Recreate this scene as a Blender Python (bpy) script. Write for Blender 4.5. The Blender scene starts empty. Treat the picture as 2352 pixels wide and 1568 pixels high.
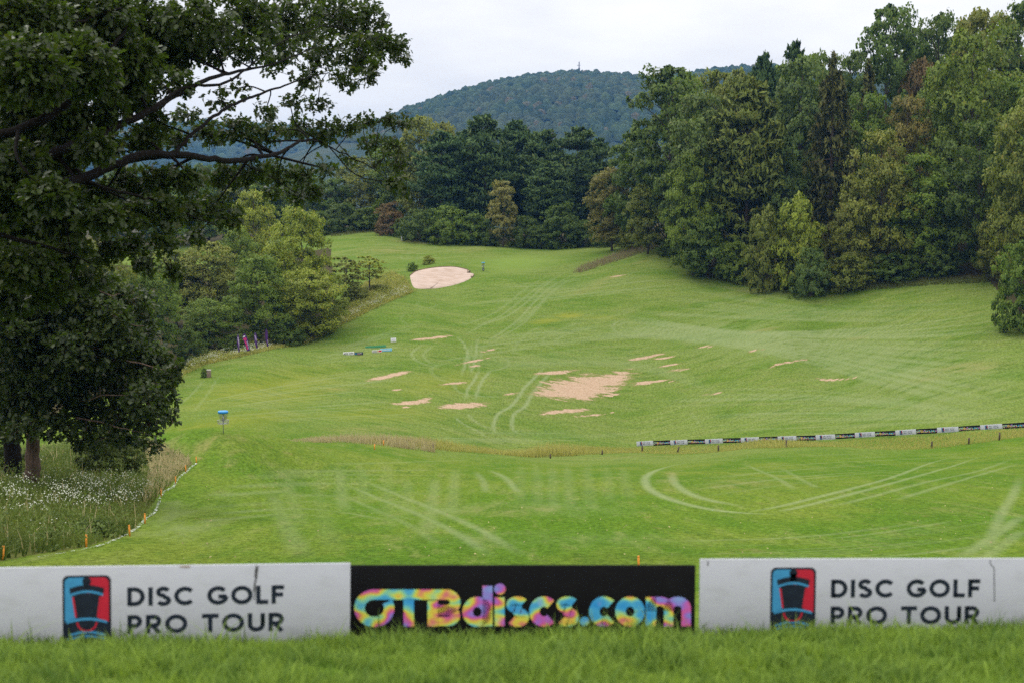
import bpy, math, random
import numpy as np
from mathutils import Matrix, Vector

# ------------------------------------------------------------------ camera, sky, sun, exposure
scene = bpy.context.scene
C = scene.collection
F_PX, UC, VC = 3267.0, 1176.0, 784.0          # focal length and centre on a 2352 x 1568 plate
PITCH = math.atan(264.0 / F_PX)
cam_d = bpy.data.cameras.new('camera'); cam = bpy.data.objects.new('camera', cam_d); C.objects.link(cam)
cam_d.lens = 50.0; cam_d.sensor_width = 36.0; cam_d.clip_start = 0.1; cam_d.clip_end = 20000
cam.rotation_euler = (math.pi / 2 - PITCH, 0, 0)
cam_d.dof.use_dof = True; cam_d.dof.focus_distance = 140.0; cam_d.dof.aperture_fstop = 2.3
scene.camera = cam

SUN_EL, SUN_AZ = math.radians(52), math.radians(-50)     # high, ahead and to the left
world = bpy.data.worlds.new('World'); scene.world = world; world.use_nodes = True
nt = world.node_tree; nt.nodes.clear()
def wn(t, **kw):
    n = nt.nodes.new(t)
    for k, v in kw.items(): setattr(n, k, v)
    return n
out = wn('ShaderNodeOutputWorld'); bg = wn('ShaderNodeBackground')
sky = wn('ShaderNodeTexSky'); sky.sky_type = 'NISHITA'; sky.sun_disc = False
sky.sun_elevation = SUN_EL; sky.sun_rotation = SUN_AZ
bg2 = wn('ShaderNodeBackground'); mixs = wn('ShaderNodeMixShader')
nt.links.new(sky.outputs[0], bg.inputs[0]); bg.inputs[1].default_value = 0.10
geo = wn('ShaderNodeTexCoord'); sep = wn('ShaderNodeSeparateXYZ')
nt.links.new(geo.outputs['Generated'], sep.inputs[0])
mr = wn('ShaderNodeMapRange'); mr.inputs['From Min'].default_value = 0.0; mr.inputs['From Max'].default_value = 1.0
mr.inputs['To Min'].default_value = 0.90; mr.inputs['To Max'].default_value = 2.95      # overcast sky: zenith brighter than horizon
nt.links.new(sep.outputs['Z'], mr.inputs['Value'])
mp = wn('ShaderNodeMapping'); mp.inputs['Scale'].default_value = (1.0, 1.0, 3.2)
nt.links.new(geo.outputs['Generated'], mp.inputs['Vector'])
cn = wn('ShaderNodeTexNoise'); cn.inputs['Scale'].default_value = 5.0; cn.inputs['Detail'].default_value = 7.0
cn.inputs['Roughness'].default_value = 0.55
nt.links.new(mp.outputs[0], cn.inputs['Vector'])
cr = wn('ShaderNodeValToRGB')
cr.color_ramp.elements[0].position = 0.36; cr.color_ramp.elements[0].color = (0.85, 0.835, 0.85, 1)
cr.color_ramp.elements[1].position = 0.60; cr.color_ramp.elements[1].color = (0.99, 0.965, 0.96, 1)
nt.links.new(cn.outputs['Fac'], cr.inputs[0])
nt.links.new(cr.outputs[0], bg2.inputs[0]); nt.links.new(mr.outputs[0], bg2.inputs[1])
mixs.inputs[0].default_value = 0.96
nt.links.new(bg.outputs[0], mixs.inputs[1]); nt.links.new(bg2.outputs[0], mixs.inputs[2])
nt.links.new(mixs.outputs[0], out.inputs[0])

sun_d = bpy.data.lights.new('sun', 'SUN'); sun_d.energy = 1.4; sun_d.angle = math.radians(14); sun_d.color = (1.0, 0.96, 0.9)
sun = bpy.data.objects.new('sun', sun_d); C.objects.link(sun)
sdir = Vector((math.sin(SUN_AZ) * math.cos(SUN_EL), math.cos(SUN_AZ) * math.cos(SUN_EL), math.sin(SUN_EL)))
sun.rotation_euler = (-sdir).to_track_quat('-Z', 'Y').to_euler()
vs = scene.view_settings; vs.view_transform = 'Standard'; vs.look = 'None'; vs.exposure = 0.0; vs.gamma = 1.0
vs.use_curve_mapping = False
cy = scene.cycles
cy.max_bounces = 5; cy.diffuse_bounces = 2; cy.glossy_bounces = 2; cy.transmission_bounces = 3
cy.transparent_max_bounces = 8; cy.volume_bounces = 0
cy.use_denoising = False; cy.sample_clamp_indirect = 3.0
cy.caustics_reflective = False; cy.caustics_refractive = False

rng = np.random.default_rng(7)
random.seed(7)

# ------------------------------------------------------------------ geometry helpers
HAZE = 0.00008
sp, cp = math.sin(PITCH), math.cos(PITCH)
def P(u, v, d):
    """world point at depth d (metres ahead of the camera) seen at plate position (u, v)"""
    a = (u - UC) / F_PX; b = (VC - v) / F_PX
    x, y, z = a, cp + b * sp, -sp + b * cp
    k = d / y
    return (x * k, y * k, z * k)
def PA(u, v, d):
    u = np.asarray(u, float); v = np.asarray(v, float); d = np.asarray(d, float)
    a = (u - UC) / F_PX; b = (VC - v) / F_PX
    y = cp + b * sp; k = d / y
    return np.stack([a * k, y * k, (-sp + b * cp) * k], -1)
def px2m(d): return d / F_PX

def mk(name, V, Fc, mat=None, parent=None, attrs=None, smooth=False, normals=None, mats=None, midx=None, link=True):
    """one mesh object from numpy arrays; Fc is an (n,k) array or a list of such arrays"""
    me = bpy.data.meshes.new(name)
    V = np.asarray(V, dtype=np.float32)
    Fl = Fc if isinstance(Fc, list) else [Fc]
    Fl = [np.asarray(f, dtype=np.int32) for f in Fl if len(f)]
    nl = sum(f.size for f in Fl); nf = sum(len(f) for f in Fl)
    me.vertices.add(len(V)); me.vertices.foreach_set('co', V.ravel())
    me.loops.add(nl); me.loops.foreach_set('vertex_index', np.concatenate([f.ravel() for f in Fl]))
    me.polygons.add(nf)
    ls, o = [], 0
    for f in Fl:
        ls.append(o + np.arange(len(f)) * f.shape[1]); o += f.size
    me.polygons.foreach_set('loop_start', np.concatenate(ls).astype(np.int32))
    if smooth: me.polygons.foreach_set('use_smooth', np.ones(nf, dtype=bool))
    for m in (mats or ([mat] if mat else [])): me.materials.append(m)
    if midx is not None: me.polygons.foreach_set('material_index', np.asarray(midx, dtype=np.int32))
    me.update(calc_edges=True)
    if attrs:
        for k, a in attrs.items():
            at = me.attributes.new(k, 'FLOAT', 'POINT'); at.data.foreach_set('value', np.asarray(a, dtype=np.float32))
    if normals is not None:
        n = np.asarray(normals, float); n /= np.linalg.norm(n, axis=1, keepdims=True) + 1e-9
        me.polygons.foreach_set('use_smooth', np.ones(nf, dtype=bool))
        me.normals_split_custom_set_from_vertices(n.tolist())
    ob = bpy.data.objects.new(name, me)
    if link: C.objects.link(ob)
    if parent: ob.parent = parent
    return ob
def tag(o, label, cat=None, group=None, kind=None):
    if label: o['label'] = label
    if cat: o['category'] = cat
    if group: o['group'] = group
    if kind: o['kind'] = kind
    return o
def empty(name, loc=(0, 0, 0)):
    e = bpy.data.objects.new(name, None); e.location = loc; e.empty_display_size = 0.2; C.objects.link(e); return e
def copy_tree(o, parent=None):
    c = o.copy(); C.objects.link(c); c.parent = parent
    for ch in list(o.children): copy_tree(ch, c)
    return c
def part(o, parent, name, **kw):
    c = bpy.data.objects.new(name, o.data); C.objects.link(c); c.parent = parent
    for k, v in kw.items(): setattr(c, k, v)
    return c

class MB:
    """collects boxes and tubes into one mesh"""
    def __init__(s): s.V, s.Q, s.n, s.A = [], [], 0, []
    def add(s, V, Fs):
        V = np.asarray(V, float); s.V.append(V)
        for f in Fs: s.Q.append([i + s.n for i in f])
        s.n += len(V)
    def box(s, c, h):
        c, h = np.array(c, float), np.array(h, float)
        V = [c + h * np.array([i, j, k]) for i in (-1, 1) for j in (-1, 1) for k in (-1, 1)]
        s.add(V, [(0, 1, 3, 2), (4, 6, 7, 5), (0, 4, 5, 1), (2, 3, 7, 6), (0, 2, 6, 4), (1, 5, 7, 3)])
    def tube(s, pts, rad, n=8, caps=True, closed=False):
        pts = np.asarray(pts, float); m = len(pts)
        rad = np.full(m, rad) if np.isscalar(rad) else np.asarray(rad, float)
        T = np.gradient(pts, axis=0) if not closed else np.roll(pts, -1, 0) - np.roll(pts, 1, 0)
        T /= np.linalg.norm(T, axis=1, keepdims=True) + 1e-9
        ref = np.array([0, 0, 1.0]) if abs(T[0, 2]) < 0.9 else np.array([1.0, 0, 0])
        a = np.linspace(0, 2 * np.pi, n, endpoint=False); V = []
        for i in range(m):
            x = np.cross(ref, T[i]); x /= np.linalg.norm(x) + 1e-9; y = np.cross(T[i], x)
            V.append(pts[i] + rad[i] * (np.cos(a)[:, None] * x + np.sin(a)[:, None] * y))
        V = np.concatenate(V); Fs = []
        for i in range(m if closed else m - 1):
            j = (i + 1) % m
            for k in range(n): Fs.append((i * n + k, i * n + (k + 1) % n, j * n + (k + 1) % n, j * n + k))
        if caps and not closed: Fs += [tuple(range(n))[::-1], tuple((m - 1) * n + k for k in range(n))]
        s.add(V, Fs)
    def ring(s, c, r, t, n=28, k=6):
        a = np.linspace(0, 2 * np.pi, n, endpoint=False)
        s.tube(np.stack([c[0] + r * np.cos(a), c[1] + r * np.sin(a), np.full(n, c[2])], 1), t, k, closed=True)
    def lathe(s, prof, c=(0, 0, 0), n=24):
        a = np.linspace(0, 2 * np.pi, n, endpoint=False); V = []
        for r, z in prof: V.append(np.stack([c[0] + r * np.cos(a), c[1] + r * np.sin(a), np.full(n, c[2] + z)], 1))
        Fs = []
        for i in range(len(prof) - 1):
            for k in range(n): Fs.append((i * n + k, i * n + (k + 1) % n, (i + 1) * n + (k + 1) % n, (i + 1) * n + k))
        s.add(np.concatenate(V), Fs)
    def build(s, name, mat, parent=None, smooth=False, bevel=0.0):
        by = {}
        for f in s.Q: by.setdefault(len(f), []).append(f)
        o = mk(name, np.concatenate(s.V), [np.array(f) for f in by.values()], mat, parent, smooth=smooth)
        if bevel:
            m = o.modifiers.new('bevel', 'BEVEL'); m.width = bevel; m.segments = 2; m.limit_method = 'ANGLE'
        return o

# ------------------------------------------------------------------ material helpers
class NG:
    def __init__(s, name):
        s.m = bpy.data.materials.new(name); s.m.use_nodes = True; s.t = s.m.node_tree; s.t.nodes.clear()
        s.out = s.n('ShaderNodeOutputMaterial')
    def n(s, t, **kw):
        x = s.t.nodes.new(t)
        for k, v in kw.items(): setattr(x, k, v)
        return x
    def l(s, a, b): s.t.links.new(a, b)
    def put(s, sock, v):
        if hasattr(v, 'links'): s.l(v, sock)
        elif isinstance(v, (tuple, list)) and len(v) == 3 and sock.type == 'RGBA': sock.default_value = (*v, 1)
        else: sock.default_value = v
    def mix(s, f, a, b, mode='MIX'):
        x = s.n('ShaderNodeMix', data_type='RGBA', blend_type=mode)
        s.put(x.inputs[0], f); s.put(x.inputs[6], a); s.put(x.inputs[7], b); return x.outputs[2]
    def math(s, op, a, b=0.0, clamp=False):
        x = s.n('ShaderNodeMath', operation=op, use_clamp=clamp); s.put(x.inputs[0], a); s.put(x.inputs[1], b); return x.outputs[0]
    def attr(s, name):
        return s.n('ShaderNodeAttribute', attribute_name=name).outputs['Fac']
    def pos(s): return s.n('ShaderNodeNewGeometry').outputs['Position']
    def obj(s): return s.n('ShaderNodeTexCoord').outputs['Object']
    def mapping(s, v, scale, rot=(0, 0, 0)):
        x = s.n('ShaderNodeMapping'); s.l(v, x.inputs['Vector']); x.inputs['Scale'].default_value = scale
        x.inputs['Rotation'].default_value = rot; return x.outputs[0]
    def noise(s, v, scale, detail=4, rough=0.55, w=None):
        x = s.n('ShaderNodeTexNoise'); s.l(v, x.inputs['Vector']); x.inputs['Scale'].default_value = scale
        x.inputs['Detail'].default_value = detail; x.inputs['Roughness'].default_value = rough; return x.outputs['Fac']
    def ramp(s, f, lo, hi, a=0.0, b=1.0):
        x = s.n('ShaderNodeMapRange', interpolation_type='SMOOTHSTEP'); s.put(x.inputs[0], f)
        s.put(x.inputs[1], lo); s.put(x.inputs[2], hi); s.put(x.inputs[3], a); s.put(x.inputs[4], b); return x.outputs[0]
    def pbr(s, col, rough=0.8, spec=0.3, metal=0.0, bump=None, bstr=0.3, bdist=0.05):
        x = s.n('ShaderNodeBsdfPrincipled'); s.put(x.inputs['Base Color'], col); s.put(x.inputs['Roughness'], rough)
        s.put(x.inputs['Specular IOR Level'], spec); s.put(x.inputs['Metallic'], metal)
        if bump is not None:
            b = s.n('ShaderNodeBump'); b.inputs['Strength'].default_value = bstr; b.inputs['Distance'].default_value = bdist
            s.l(bump, b.inputs['Height']); s.l(b.outputs[0], x.inputs['Normal'])
        return x.outputs[0]
    def done(s, sh): s.l(sh, s.out.inputs['Surface']); return s.m
def plain(name, col, rough=0.6, spec=0.3, metal=0.0, dirt=0.25, scale=14):
    g = NG(name); n = g.noise(g.obj(), scale, 5)
    c = g.mix(g.ramp(n, 0.35, 0.7), tuple(c * (1 - dirt) for c in col), col)
    return g.done(g.pbr(c, rough, spec, metal))
def leaf_mat(name, trans=0.3, rough=0.5, spec=0.35, base=None, var=0.5):
    """colour comes from the object's own colour, varied leaf by leaf and clump by clump"""
    g = NG(name)
    oc = g.n('ShaderNodeObjectInfo').outputs['Color'] if base is None else None
    base = oc if base is None else base
    r = g.attr('rnd'); cl = g.attr('clump')
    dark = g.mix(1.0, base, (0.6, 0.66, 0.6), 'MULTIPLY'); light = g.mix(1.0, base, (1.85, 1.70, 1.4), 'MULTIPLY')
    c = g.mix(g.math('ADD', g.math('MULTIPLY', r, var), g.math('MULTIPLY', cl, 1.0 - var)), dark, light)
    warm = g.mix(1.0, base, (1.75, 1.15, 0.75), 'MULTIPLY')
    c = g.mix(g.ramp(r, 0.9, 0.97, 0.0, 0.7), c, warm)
    p = g.pbr(c, rough, spec)
    t = g.n('ShaderNodeBsdfTranslucent'); g.l(g.mix(1.0, c, (1.25, 1.35, 0.7), 'MULTIPLY'), t.inputs[0])
    mx = g.n('ShaderNodeMixShader'); mx.inputs[0].default_value = trans
    g.l(p, mx.inputs[1]); g.l(t.outputs[0], mx.inputs[2])
    return g.done(mx.outputs[0])
def bark_mat(name, col, sc=3.0):
    g = NG(name); v = g.mapping(g.obj(), (sc * 3, sc * 3, sc * 0.6)); n = g.noise(v, 2.0, 6, 0.65)
    c = g.mix(g.ramp(n, 0.35, 0.65), tuple(x * 0.45 for x in col), col)
    return g.done(g.pbr(c, 0.95, 0.1, bump=n, bstr=0.8, bdist=0.05))

# ------------------------------------------------------------------ terrain height from surveyed control points
CTRL = [  # plate u, v, depth
 (-200,1486,9.4),(400,1476,9.6),(1176,1460,9.87),(1900,1450,9.87),(2552,1450,9.9),
 (-300,1330,33),(0,1292,35),(198,1260,39),(600,1310,35),(1176,1312,35),(1700,1300,35),(2352,1300,35),(2700,1300,36),
 (297,1230,45),(332,1204,50),(370,1142,60),(403,1115,65),(427,1086,70),(450,1068,75),
 (700,1190,57),(1176,1190,60),(1600,1180,61),(2352,1180,57),(2700,1180,57),(700,1095,86),(1176,1095,95),(1600,1085,100),(2352,1085,88),(2700,1090,85),
 (513,994,84),(400,998,84),(300,1018,82),(200,1050,76),(150,1140,56),(50,1095,62),(0,1190,46),(-300,1120,55),(-300,1210,44),(-300,1060,75),
 (650,1008,97),(800,1031,118),(900,1040,137),
 (513,1018,112),(350,1024,114),(200,1030,110),(0,1040,105),(650,1018,122),(513,986,142),(400,968,150),(650,1003,145),(200,960,150),(-200,960,150),
 (1000,1043,153),(1176,1046,160),(1460,1041,172),(1700,1035,165),(1900,1028,158),(2352,1004,144),(2650,990,138),
 (1176,1028,176),(1460,1026,184),(1680,1018,177.5),(1900,1010,171),(2120,998,164.3),(2352,982,158),(2650,965,150),
 (600,935,164),(900,985,166),(480,869,185),(650,882,187),(850,905,186),(1176,925,192),(1460,945,198),(1900,935,188),(2352,925,169),(2650,900,164),
 (560,823,198),(617,812,200),(700,812,205),(850,812,208),(1176,822,212),(1460,845,212),(1900,835,204),(2352,850,181),(2650,830,176),
 (800,745,224),(1000,722,229),(1176,742,227),(1460,742,228),(1800,742,217),(2200,742,203),
 (1015,668,248),(1015,612,259),(935,640,252),(1092,634,256),
 (1110,622,260),(1190,602,270),(1300,594,275),(1000,600,276),
 (1310,629,257),(1420,625,252),(1520,563,268),(1440,592,266),(1360,572,290),
 (1560,597,258),(1720,657,240),(1850,667,232),(2000,662,227),(2150,650,224),(2270,650,221),(2352,735,199),(2600,720,192),
 (750,547,318),(850,534,326),(950,547,312),(1100,560,306),(1250,570,302),(1400,558,306),(760,602,280),(880,622,262),
 (700,775,222),(760,742,226),(830,700,233),(600,802,208),(480,815,206),(400,850,196),(400,700,255),(500,640,295),(200,800,210),(-200,850,200),(-200,700,280),
 (1176,545,345),(600,545,345),(300,560,345),(1900,530,290),(2352,510,270),(2650,490,265),(1600,540,300),
]
def ab(x, y): return 3.0 * x / (y + 20.0), np.log(y + 20.0)
cpts = np.array([P(*c) for c in CTRL] + [(0, 0, -1.68), (-6, 0, -1.7), (6, 0, -1.66), (0, 5, -2.06), (-5, 5, -2.16), (5, 5, -2.04),
                                         (0, -12, -1.6), (-8, -12, -1.6), (8, -12, -1.6), (0, 20, -5.6), (-10, 20, -5.7), (10, 20, -5.6)])
ca, cb = ab(cpts[:, 0], cpts[:, 1])
def tps(r2): return 0.5 * r2 * np.log(r2 + 1e-12)
n_c = len(cpts)
K = tps((ca[:, None] - ca) ** 2 + (cb[:, None] - cb) ** 2) + np.eye(n_c) * 2e-4
Pm = np.stack([np.ones(n_c), ca, cb], 1)
sol = np.linalg.solve(np.block([[K, Pm], [Pm.T, np.zeros((3, 3))]]), np.concatenate([cpts[:, 2], np.zeros(3)]))
GA = np.linspace(-1.75, 1.75, 300); GB = np.linspace(math.log(6.0), math.log(400.0), 460)
AA, BB = np.meshgrid(GA, GB, indexing='ij')
TAB = sol[n_c] + sol[n_c + 1] * AA + sol[n_c + 2] * BB
for i in range(n_c): TAB += sol[i] * tps((AA - ca[i]) ** 2 + (BB - cb[i]) ** 2)
bunk_c = np.array(P(1015, 640, 252)[:2])
def height(x, y):
    x = np.asarray(x, float); y = np.asarray(y, float)
    yc = np.clip(y, -13.0, 370.0); a, b = ab(x, yc)
    a = np.clip(a, -1.74, 1.74)
    fa = (a - GA[0]) / (GA[1] - GA[0]); fb = (b - GB[0]) / (GB[1] - GB[0])
    ia = np.clip(fa.astype(int), 0, len(GA) - 2); ib = np.clip(fb.astype(int), 0, len(GB) - 2)
    wa, wb = fa - ia, fb - ib
    z = (TAB[ia, ib] * (1 - wa) * (1 - wb) + TAB[ia + 1, ib] * wa * (1 - wb) + TAB[ia, ib + 1] * (1 - wa) * wb + TAB[ia + 1, ib + 1] * wa * wb)
    k = np.clip((y - 335.0) / 300.0, 0, 1); k = k * k * (3 - 2 * k)
    z = z * (1 - k) + (-3.0) * k
    r = np.hypot((x - bunk_c[0]) / 5.6, (y - bunk_c[1]) / 6.2)
    z = z - 0.45 * np.clip(1.0 - r, 0, 0.35) / 0.35
    w = np.clip((y - 30) / 30, 0, 1)
    z = z + w * (0.055 * np.sin(x * 0.31 + 1.3 * np.sin(y * 0.13)) * np.sin(y * 0.23) + 0.03 * np.sin(x * 0.83 + y * 0.4) * np.sin(y * 0.61 - x * 0.2))
    return z
def ground(u, v, dmin=12.0, dmax=400.0, steps=900):
    """first point of the terrain along the sight line (u, v)"""
    u = np.atleast_1d(np.asarray(u, float)); v = np.atleast_1d(np.asarray(v, float))
    ds = np.geomspace(dmin, dmax, steps)
    res = np.full((len(u), 3), np.nan)
    for i0 in range(0, len(u), 4000):
        uu, vv = u[i0:i0 + 4000], v[i0:i0 + 4000]
        p = PA(uu[:, None], vv[:, None], ds[None, :])
        below = p[..., 2] < height(p[..., 0], p[..., 1])
        hit = below.any(1); k = below.argmax(1)
        d1 = ds[k]; d0 = ds[np.maximum(k - 1, 0)]
        for _ in range(14):
            dm = 0.5 * (d0 + d1); pm = PA(uu, vv, dm); b_ = pm[:, 2] < height(pm[:, 0], pm[:, 1])
            d1 = np.where(b_, dm, d1); d0 = np.where(b_, d0, dm)
        q = PA(uu, vv, d1)
        q[:, 2] = height(q[:, 0], q[:, 1]); q[~hit] = np.nan
        res[i0:i0 + 4000] = q
    return res
def gpt(u, v, **kw): return ground([u], [v], **kw)[0]

# ------------------------------------------------------------------ ground sheet
rows = np.concatenate([np.linspace(-12.5, 8, 24), np.linspace(8.6, 38, 60), np.geomspace(38.6, 150, 290), np.linspace(150.45, 275, 270), np.linspace(276, 335, 60), np.geomspace(345, 4300, 34)])
cin = np.linspace(-0.385, 0.385, 520); cout = np.geomspace(0.395, 1.15, 20)
cols = np.concatenate([-cout[::-1], cin, cout])
S_, Y_ = np.meshgrid(cols, rows, indexing='ij')
X_ = S_ * (np.maximum(Y_, -12.5) + 20.0)
Z_ = height(X_, Y_)
GV = np.stack([X_.ravel(), Y_.ravel(), Z_.ravel()], 1)
nr, nc = len(rows), len(cols)
idx = np.arange(nc * nr).reshape(nc, nr)
GF = np.stack([idx[:-1, :-1].ravel(), idx[1:, :-1].ravel(), idx[1:, 1:].ravel(), idx[:-1, 1:].ravel()], 1)
gx, gy = GV[:, 0], GV[:, 1]

def seg_dist(poly):
    """distance in metres from every ground vertex to a ground polyline"""
    d = np.full(len(gx), 1e9)
    lo, hi = poly[:, :2].min(0) - 3, poly[:, :2].max(0) + 3
    m = (gx > lo[0]) & (gx < hi[0]) & (gy > lo[1]) & (gy < hi[1])
    px, py = gx[m], gy[m]; best = np.full(m.sum(), 1e9); t_at = np.zeros(m.sum())
    for i in range(len(poly) - 1):
        a, b = poly[i, :2], poly[i + 1, :2]; ab_ = b - a
        t = np.clip(((px - a[0]) * ab_[0] + (py - a[1]) * ab_[1]) / (ab_ @ ab_ + 1e-9), 0, 1)
        dd = np.hypot(px - a[0] - t * ab_[0], py - a[1] - t * ab_[1])
        k = dd < best; best[k] = dd[k]; t_at[k] = (i + t[k]) / (len(poly) - 1)
    d[m] = best
    T = np.zeros(len(gx)); T[m] = t_at
    return d, T
def smooth_line(pts, n=10):
    p = np.asarray(pts, float); q = np.vstack([2 * p[0] - p[1], p, 2 * p[-1] - p[-2]]); o = []
    for i in range(1, len(q) - 2):
        for t in np.linspace(0, 1, n, endpoint=False):
            o.append(0.5 * (2 * q[i] + (q[i + 1] - q[i - 1]) * t + (2 * q[i - 1] - 5 * q[i] + 4 * q[i + 1] - q[i + 2]) * t * t
                            + (-q[i - 1] + 3 * q[i] - 3 * q[i + 1] + q[i + 2]) * t ** 3))
    o.append(p[-1]); return np.array(o)
def gline(pts, n=8):
    s = smooth_line(pts, n); g = ground(s[:, 0], s[:, 1]); return g[~np.isnan(g[:, 0])]

track = np.zeros(len(gx)); pale = np.zeros(len(gx))
def add_track(pts, w=0.28, amt=1.0, dst=None):
    g = gline(pts)
    if len(g) < 2: return
    d, t = seg_dist(g)
    fade = np.clip(np.minimum(t, 1 - t) * 6, 0, 1)
    a = track if dst is None else dst
    np.maximum(a, amt * fade * np.clip(1.35 - d / w, 0, 1), out=a)
def h4(pts): return [(882 + x * 0.3673, 588 + y * 0.3673) for x, y in pts]
near_tracks = [
 ([(1585,1060),(1530,1072),(1495,1085),(1482,1100),(1490,1120),(1520,1138),(1570,1155),(1640,1170),(1720,1178),(1800,1180)],0.34,0.9),
 ([(1545,1080),(1545,1100),(1560,1118),(1590,1135),(1640,1150),(1710,1162)],0.34,0.8),
 ([(1700,1178),(1790,1162),(1880,1140),(1960,1120),(2050,1095),(2130,1065),(2200,1045)],0.3,0.75),
 ([(1780,1175),(1830,1165),(1950,1135),(2080,1100),(2180,1072),(2260,1045)],0.3,0.7),
 ([(1900,1165),(2000,1140),(2120,1108),(2250,1080),(2330,1050)],0.3,0.5),([(2050,1150),(2180,1110),(2352,1060)],0.3,0.5),
 ([(1700,1062),(1780,1095),(1830,1125)],0.25,0.5),([(1790,1072),(1850,1105),(1880,1120)],0.25,0.45),
 ([(2345,1090),(2325,1140),(2300,1180),(2280,1230),(2255,1275)],0.3,0.6),([(2352,1180),(2290,1225),(2200,1285)],0.3,0.6),([(2352,1215),(2310,1245),(2250,1290)],0.3,0.5),
 ([(1120,1078),(1150,1090),(1170,1105),(1182,1120),(1198,1134)],0.3,0.65),([(1092,1082),(1110,1105),(1117,1132)],0.3,0.5),
 ([(780,1105),(860,1140),(960,1180),(1060,1230),(1130,1280)],0.28,0.55),([(830,1100),(900,1130),(1000,1170),(1100,1215),(1210,1280)],0.28,0.55),
 ([(740,1115),(840,1160),(940,1205),(1010,1250)],0.28,0.35),
 ([(1232,1062),(1236,1170)],0.45,0.21),([(1268,1062),(1272,1180)],0.45,0.24),([(1303,1060),(1310,1175)],0.45,0.24),([(1348,1060),(1356,1170)],0.45,0.21),([(1392,1062),(1402,1160)],0.45,0.18),
 ([(1195,1065),(1198,1160)],0.45,0.18),([(1430,1065),(1445,1150)],0.45,0.18),
]
hill_tracks = [
 (h4([(1010,680),(950,750),(880,820),(840,880),(790,940),(710,990),(685,1080),(735,1130)]),0.38,0.9),
 (h4([(1070,700),(1010,760),(960,820),(920,870),(880,940),(815,985),(800,1060),(830,1100),(930,1130)]),0.38,0.85),
 (h4([(600,700),(560,780),(525,830),(508,900)]),0.36,0.8),(h4([(680,700),(620,770),(590,830),(570,905)]),0.36,0.8),
 (h4([(445,1000),(470,1030),(520,1060),(600,1100),(640,1135)]),0.36,0.75),(h4([(530,985),(545,1010),(600,1050),(680,1080)]),0.36,0.7),
 (h4([(450,780),(440,820),(500,860),(620,875),(760,880)]),0.34,0.55),
 (h4([(260,540),(180,600),(190,640),(240,670),(340,700)]),0.34,0.6),(h4([(320,550),(250,610),(280,660),(360,690)]),0.34,0.5),
 (h4([(490,540),(520,600),(510,660),(485,750)]),0.34,0.75),(h4([(590,500),(575,600),(560,680),(540,740)]),0.34,0.7),(h4([(450,500),(500,550),(530,620)]),0.34,0.6),
 (h4([(545,540),(540,620),(530,720)]),0.34,0.5),(h4([(620,560),(600,640),(590,720)]),0.34,0.45),
 (h4([(610,640),(730,630),(785,665),(730,705),(600,722)]),0.34,0.5),(h4([(430,660),(300,700),(330,760),(430,790)]),0.34,0.4),
 (h4([(1150,90),(1000,190),(880,300),(760,380),(620,430),(480,510)]),0.34,0.55),(h4([(1100,110),(930,220),(820,310),(700,390),(540,450)]),0.34,0.5),
 (h4([(1210,100),(1040,200),(930,300),(840,400),(730,480),(600,560)]),0.34,0.55),(h4([(1250,110),(1090,190),(980,290),(880,390),(780,460)]),0.34,0.4),
 (h4([(1050,110),(880,210),(760,310),(640,380),(470,440)]),0.34,0.4),(h4([(1180,140),(1050,230),(950,340),(860,430),(740,500),(590,590)]),0.34,0.45),
 (h4([(230,280),(210,310),(280,325),(360,300)]),0.34,0.3),(h4([(120,360),(110,400),(160,440)]),0.34,0.3),
 (h4([(1510,395),(1440,425),(1440,465),(1520,500),(1640,520)]),0.4,0.6),(h4([(1600,400),(1490,420),(1480,450),(1560,480),(1700,500)]),0.4,0.5),
 (h4([(1330,430),(1200,470),(1080,520),(1090,550),(1200,560)]),0.4,0.4),(h4([(1280,400),(1130,450),(1010,500),(1000,550),(1100,590)]),0.4,0.35),
 (h4([(1000,440),(900,480),(810,590),(870,610)]),0.4,0.35),
 ([(405,935),(440,905),(470,870)],0.3,0.4),([(440,950),(480,900),(500,865)],0.3,0.35),
 ([(2050,900),(2100,930),(2150,960)],0.3,0.3),([(1585,945),(1610,975)],0.3,0.35),
]
for p, w, a in near_tracks: add_track(p, w * 0.85, a)
for p, w, a in hill_tracks: add_track(p, w * 0.62, min(1.0, a * 1.15))
def family(a, b, n, lo, hi, w=0.26):
    m = 7; ta = smooth_line(a, 6); tb = smooth_line(b, 6)
    ia = np.linspace(0, len(ta) - 1, m); A_ = np.stack([np.interp(ia, np.arange(len(ta)), ta[:, j]) for j in (0, 1)], 1)
    ib = np.linspace(0, len(tb) - 1, m); B_ = np.stack([np.interp(ib, np.arange(len(tb)), tb[:, j]) for j in (0, 1)], 1)
    for k in np.linspace(0, 1, n):
        kk = k + rng.normal(0, 0.25 / n); s0, s1 = sorted(rng.uniform(0, 1, 2)); L = A_ * (1 - kk) + B_ * kk
        if s1 - s0 < 0.35: s0, s1 = max(0, s0 - 0.3), min(1, s1 + 0.3)
        ii = np.linspace(s0 * (m - 1), s1 * (m - 1), 5); Q = np.stack([np.interp(ii, np.arange(m), L[:, j]) for j in (0, 1)], 1)
        add_track(list(map(tuple, Q)), w, 1.45 * float(rng.uniform(lo, hi)))
family([(420,930),(650,880),(900,840)], [(430,975),(700,965),(1000,955)], 16, .12, .4)
family([(1000,985),(1250,990),(1500,985)], [(980,1012),(1200,1015),(1460,1008)], 9, .12, .35)
family([(1500,900),(1900,900),(2352,960)], [(1480,1000),(1900,985),(2300,958)], 18, .12, .4)
family([(1560,640),(1900,700),(2250,690)], [(1450,720),(1800,735),(2300,745)], 18, .12, .38)
family([(1150,655),(1300,645),(1500,600)], [(1000,720),(1250,690),(1550,660)], 14, .12, .4)
family([(760,560),(950,565),(1100,575)], [(770,598),(900,600),(1080,592)], 10, .1, .3)
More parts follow.
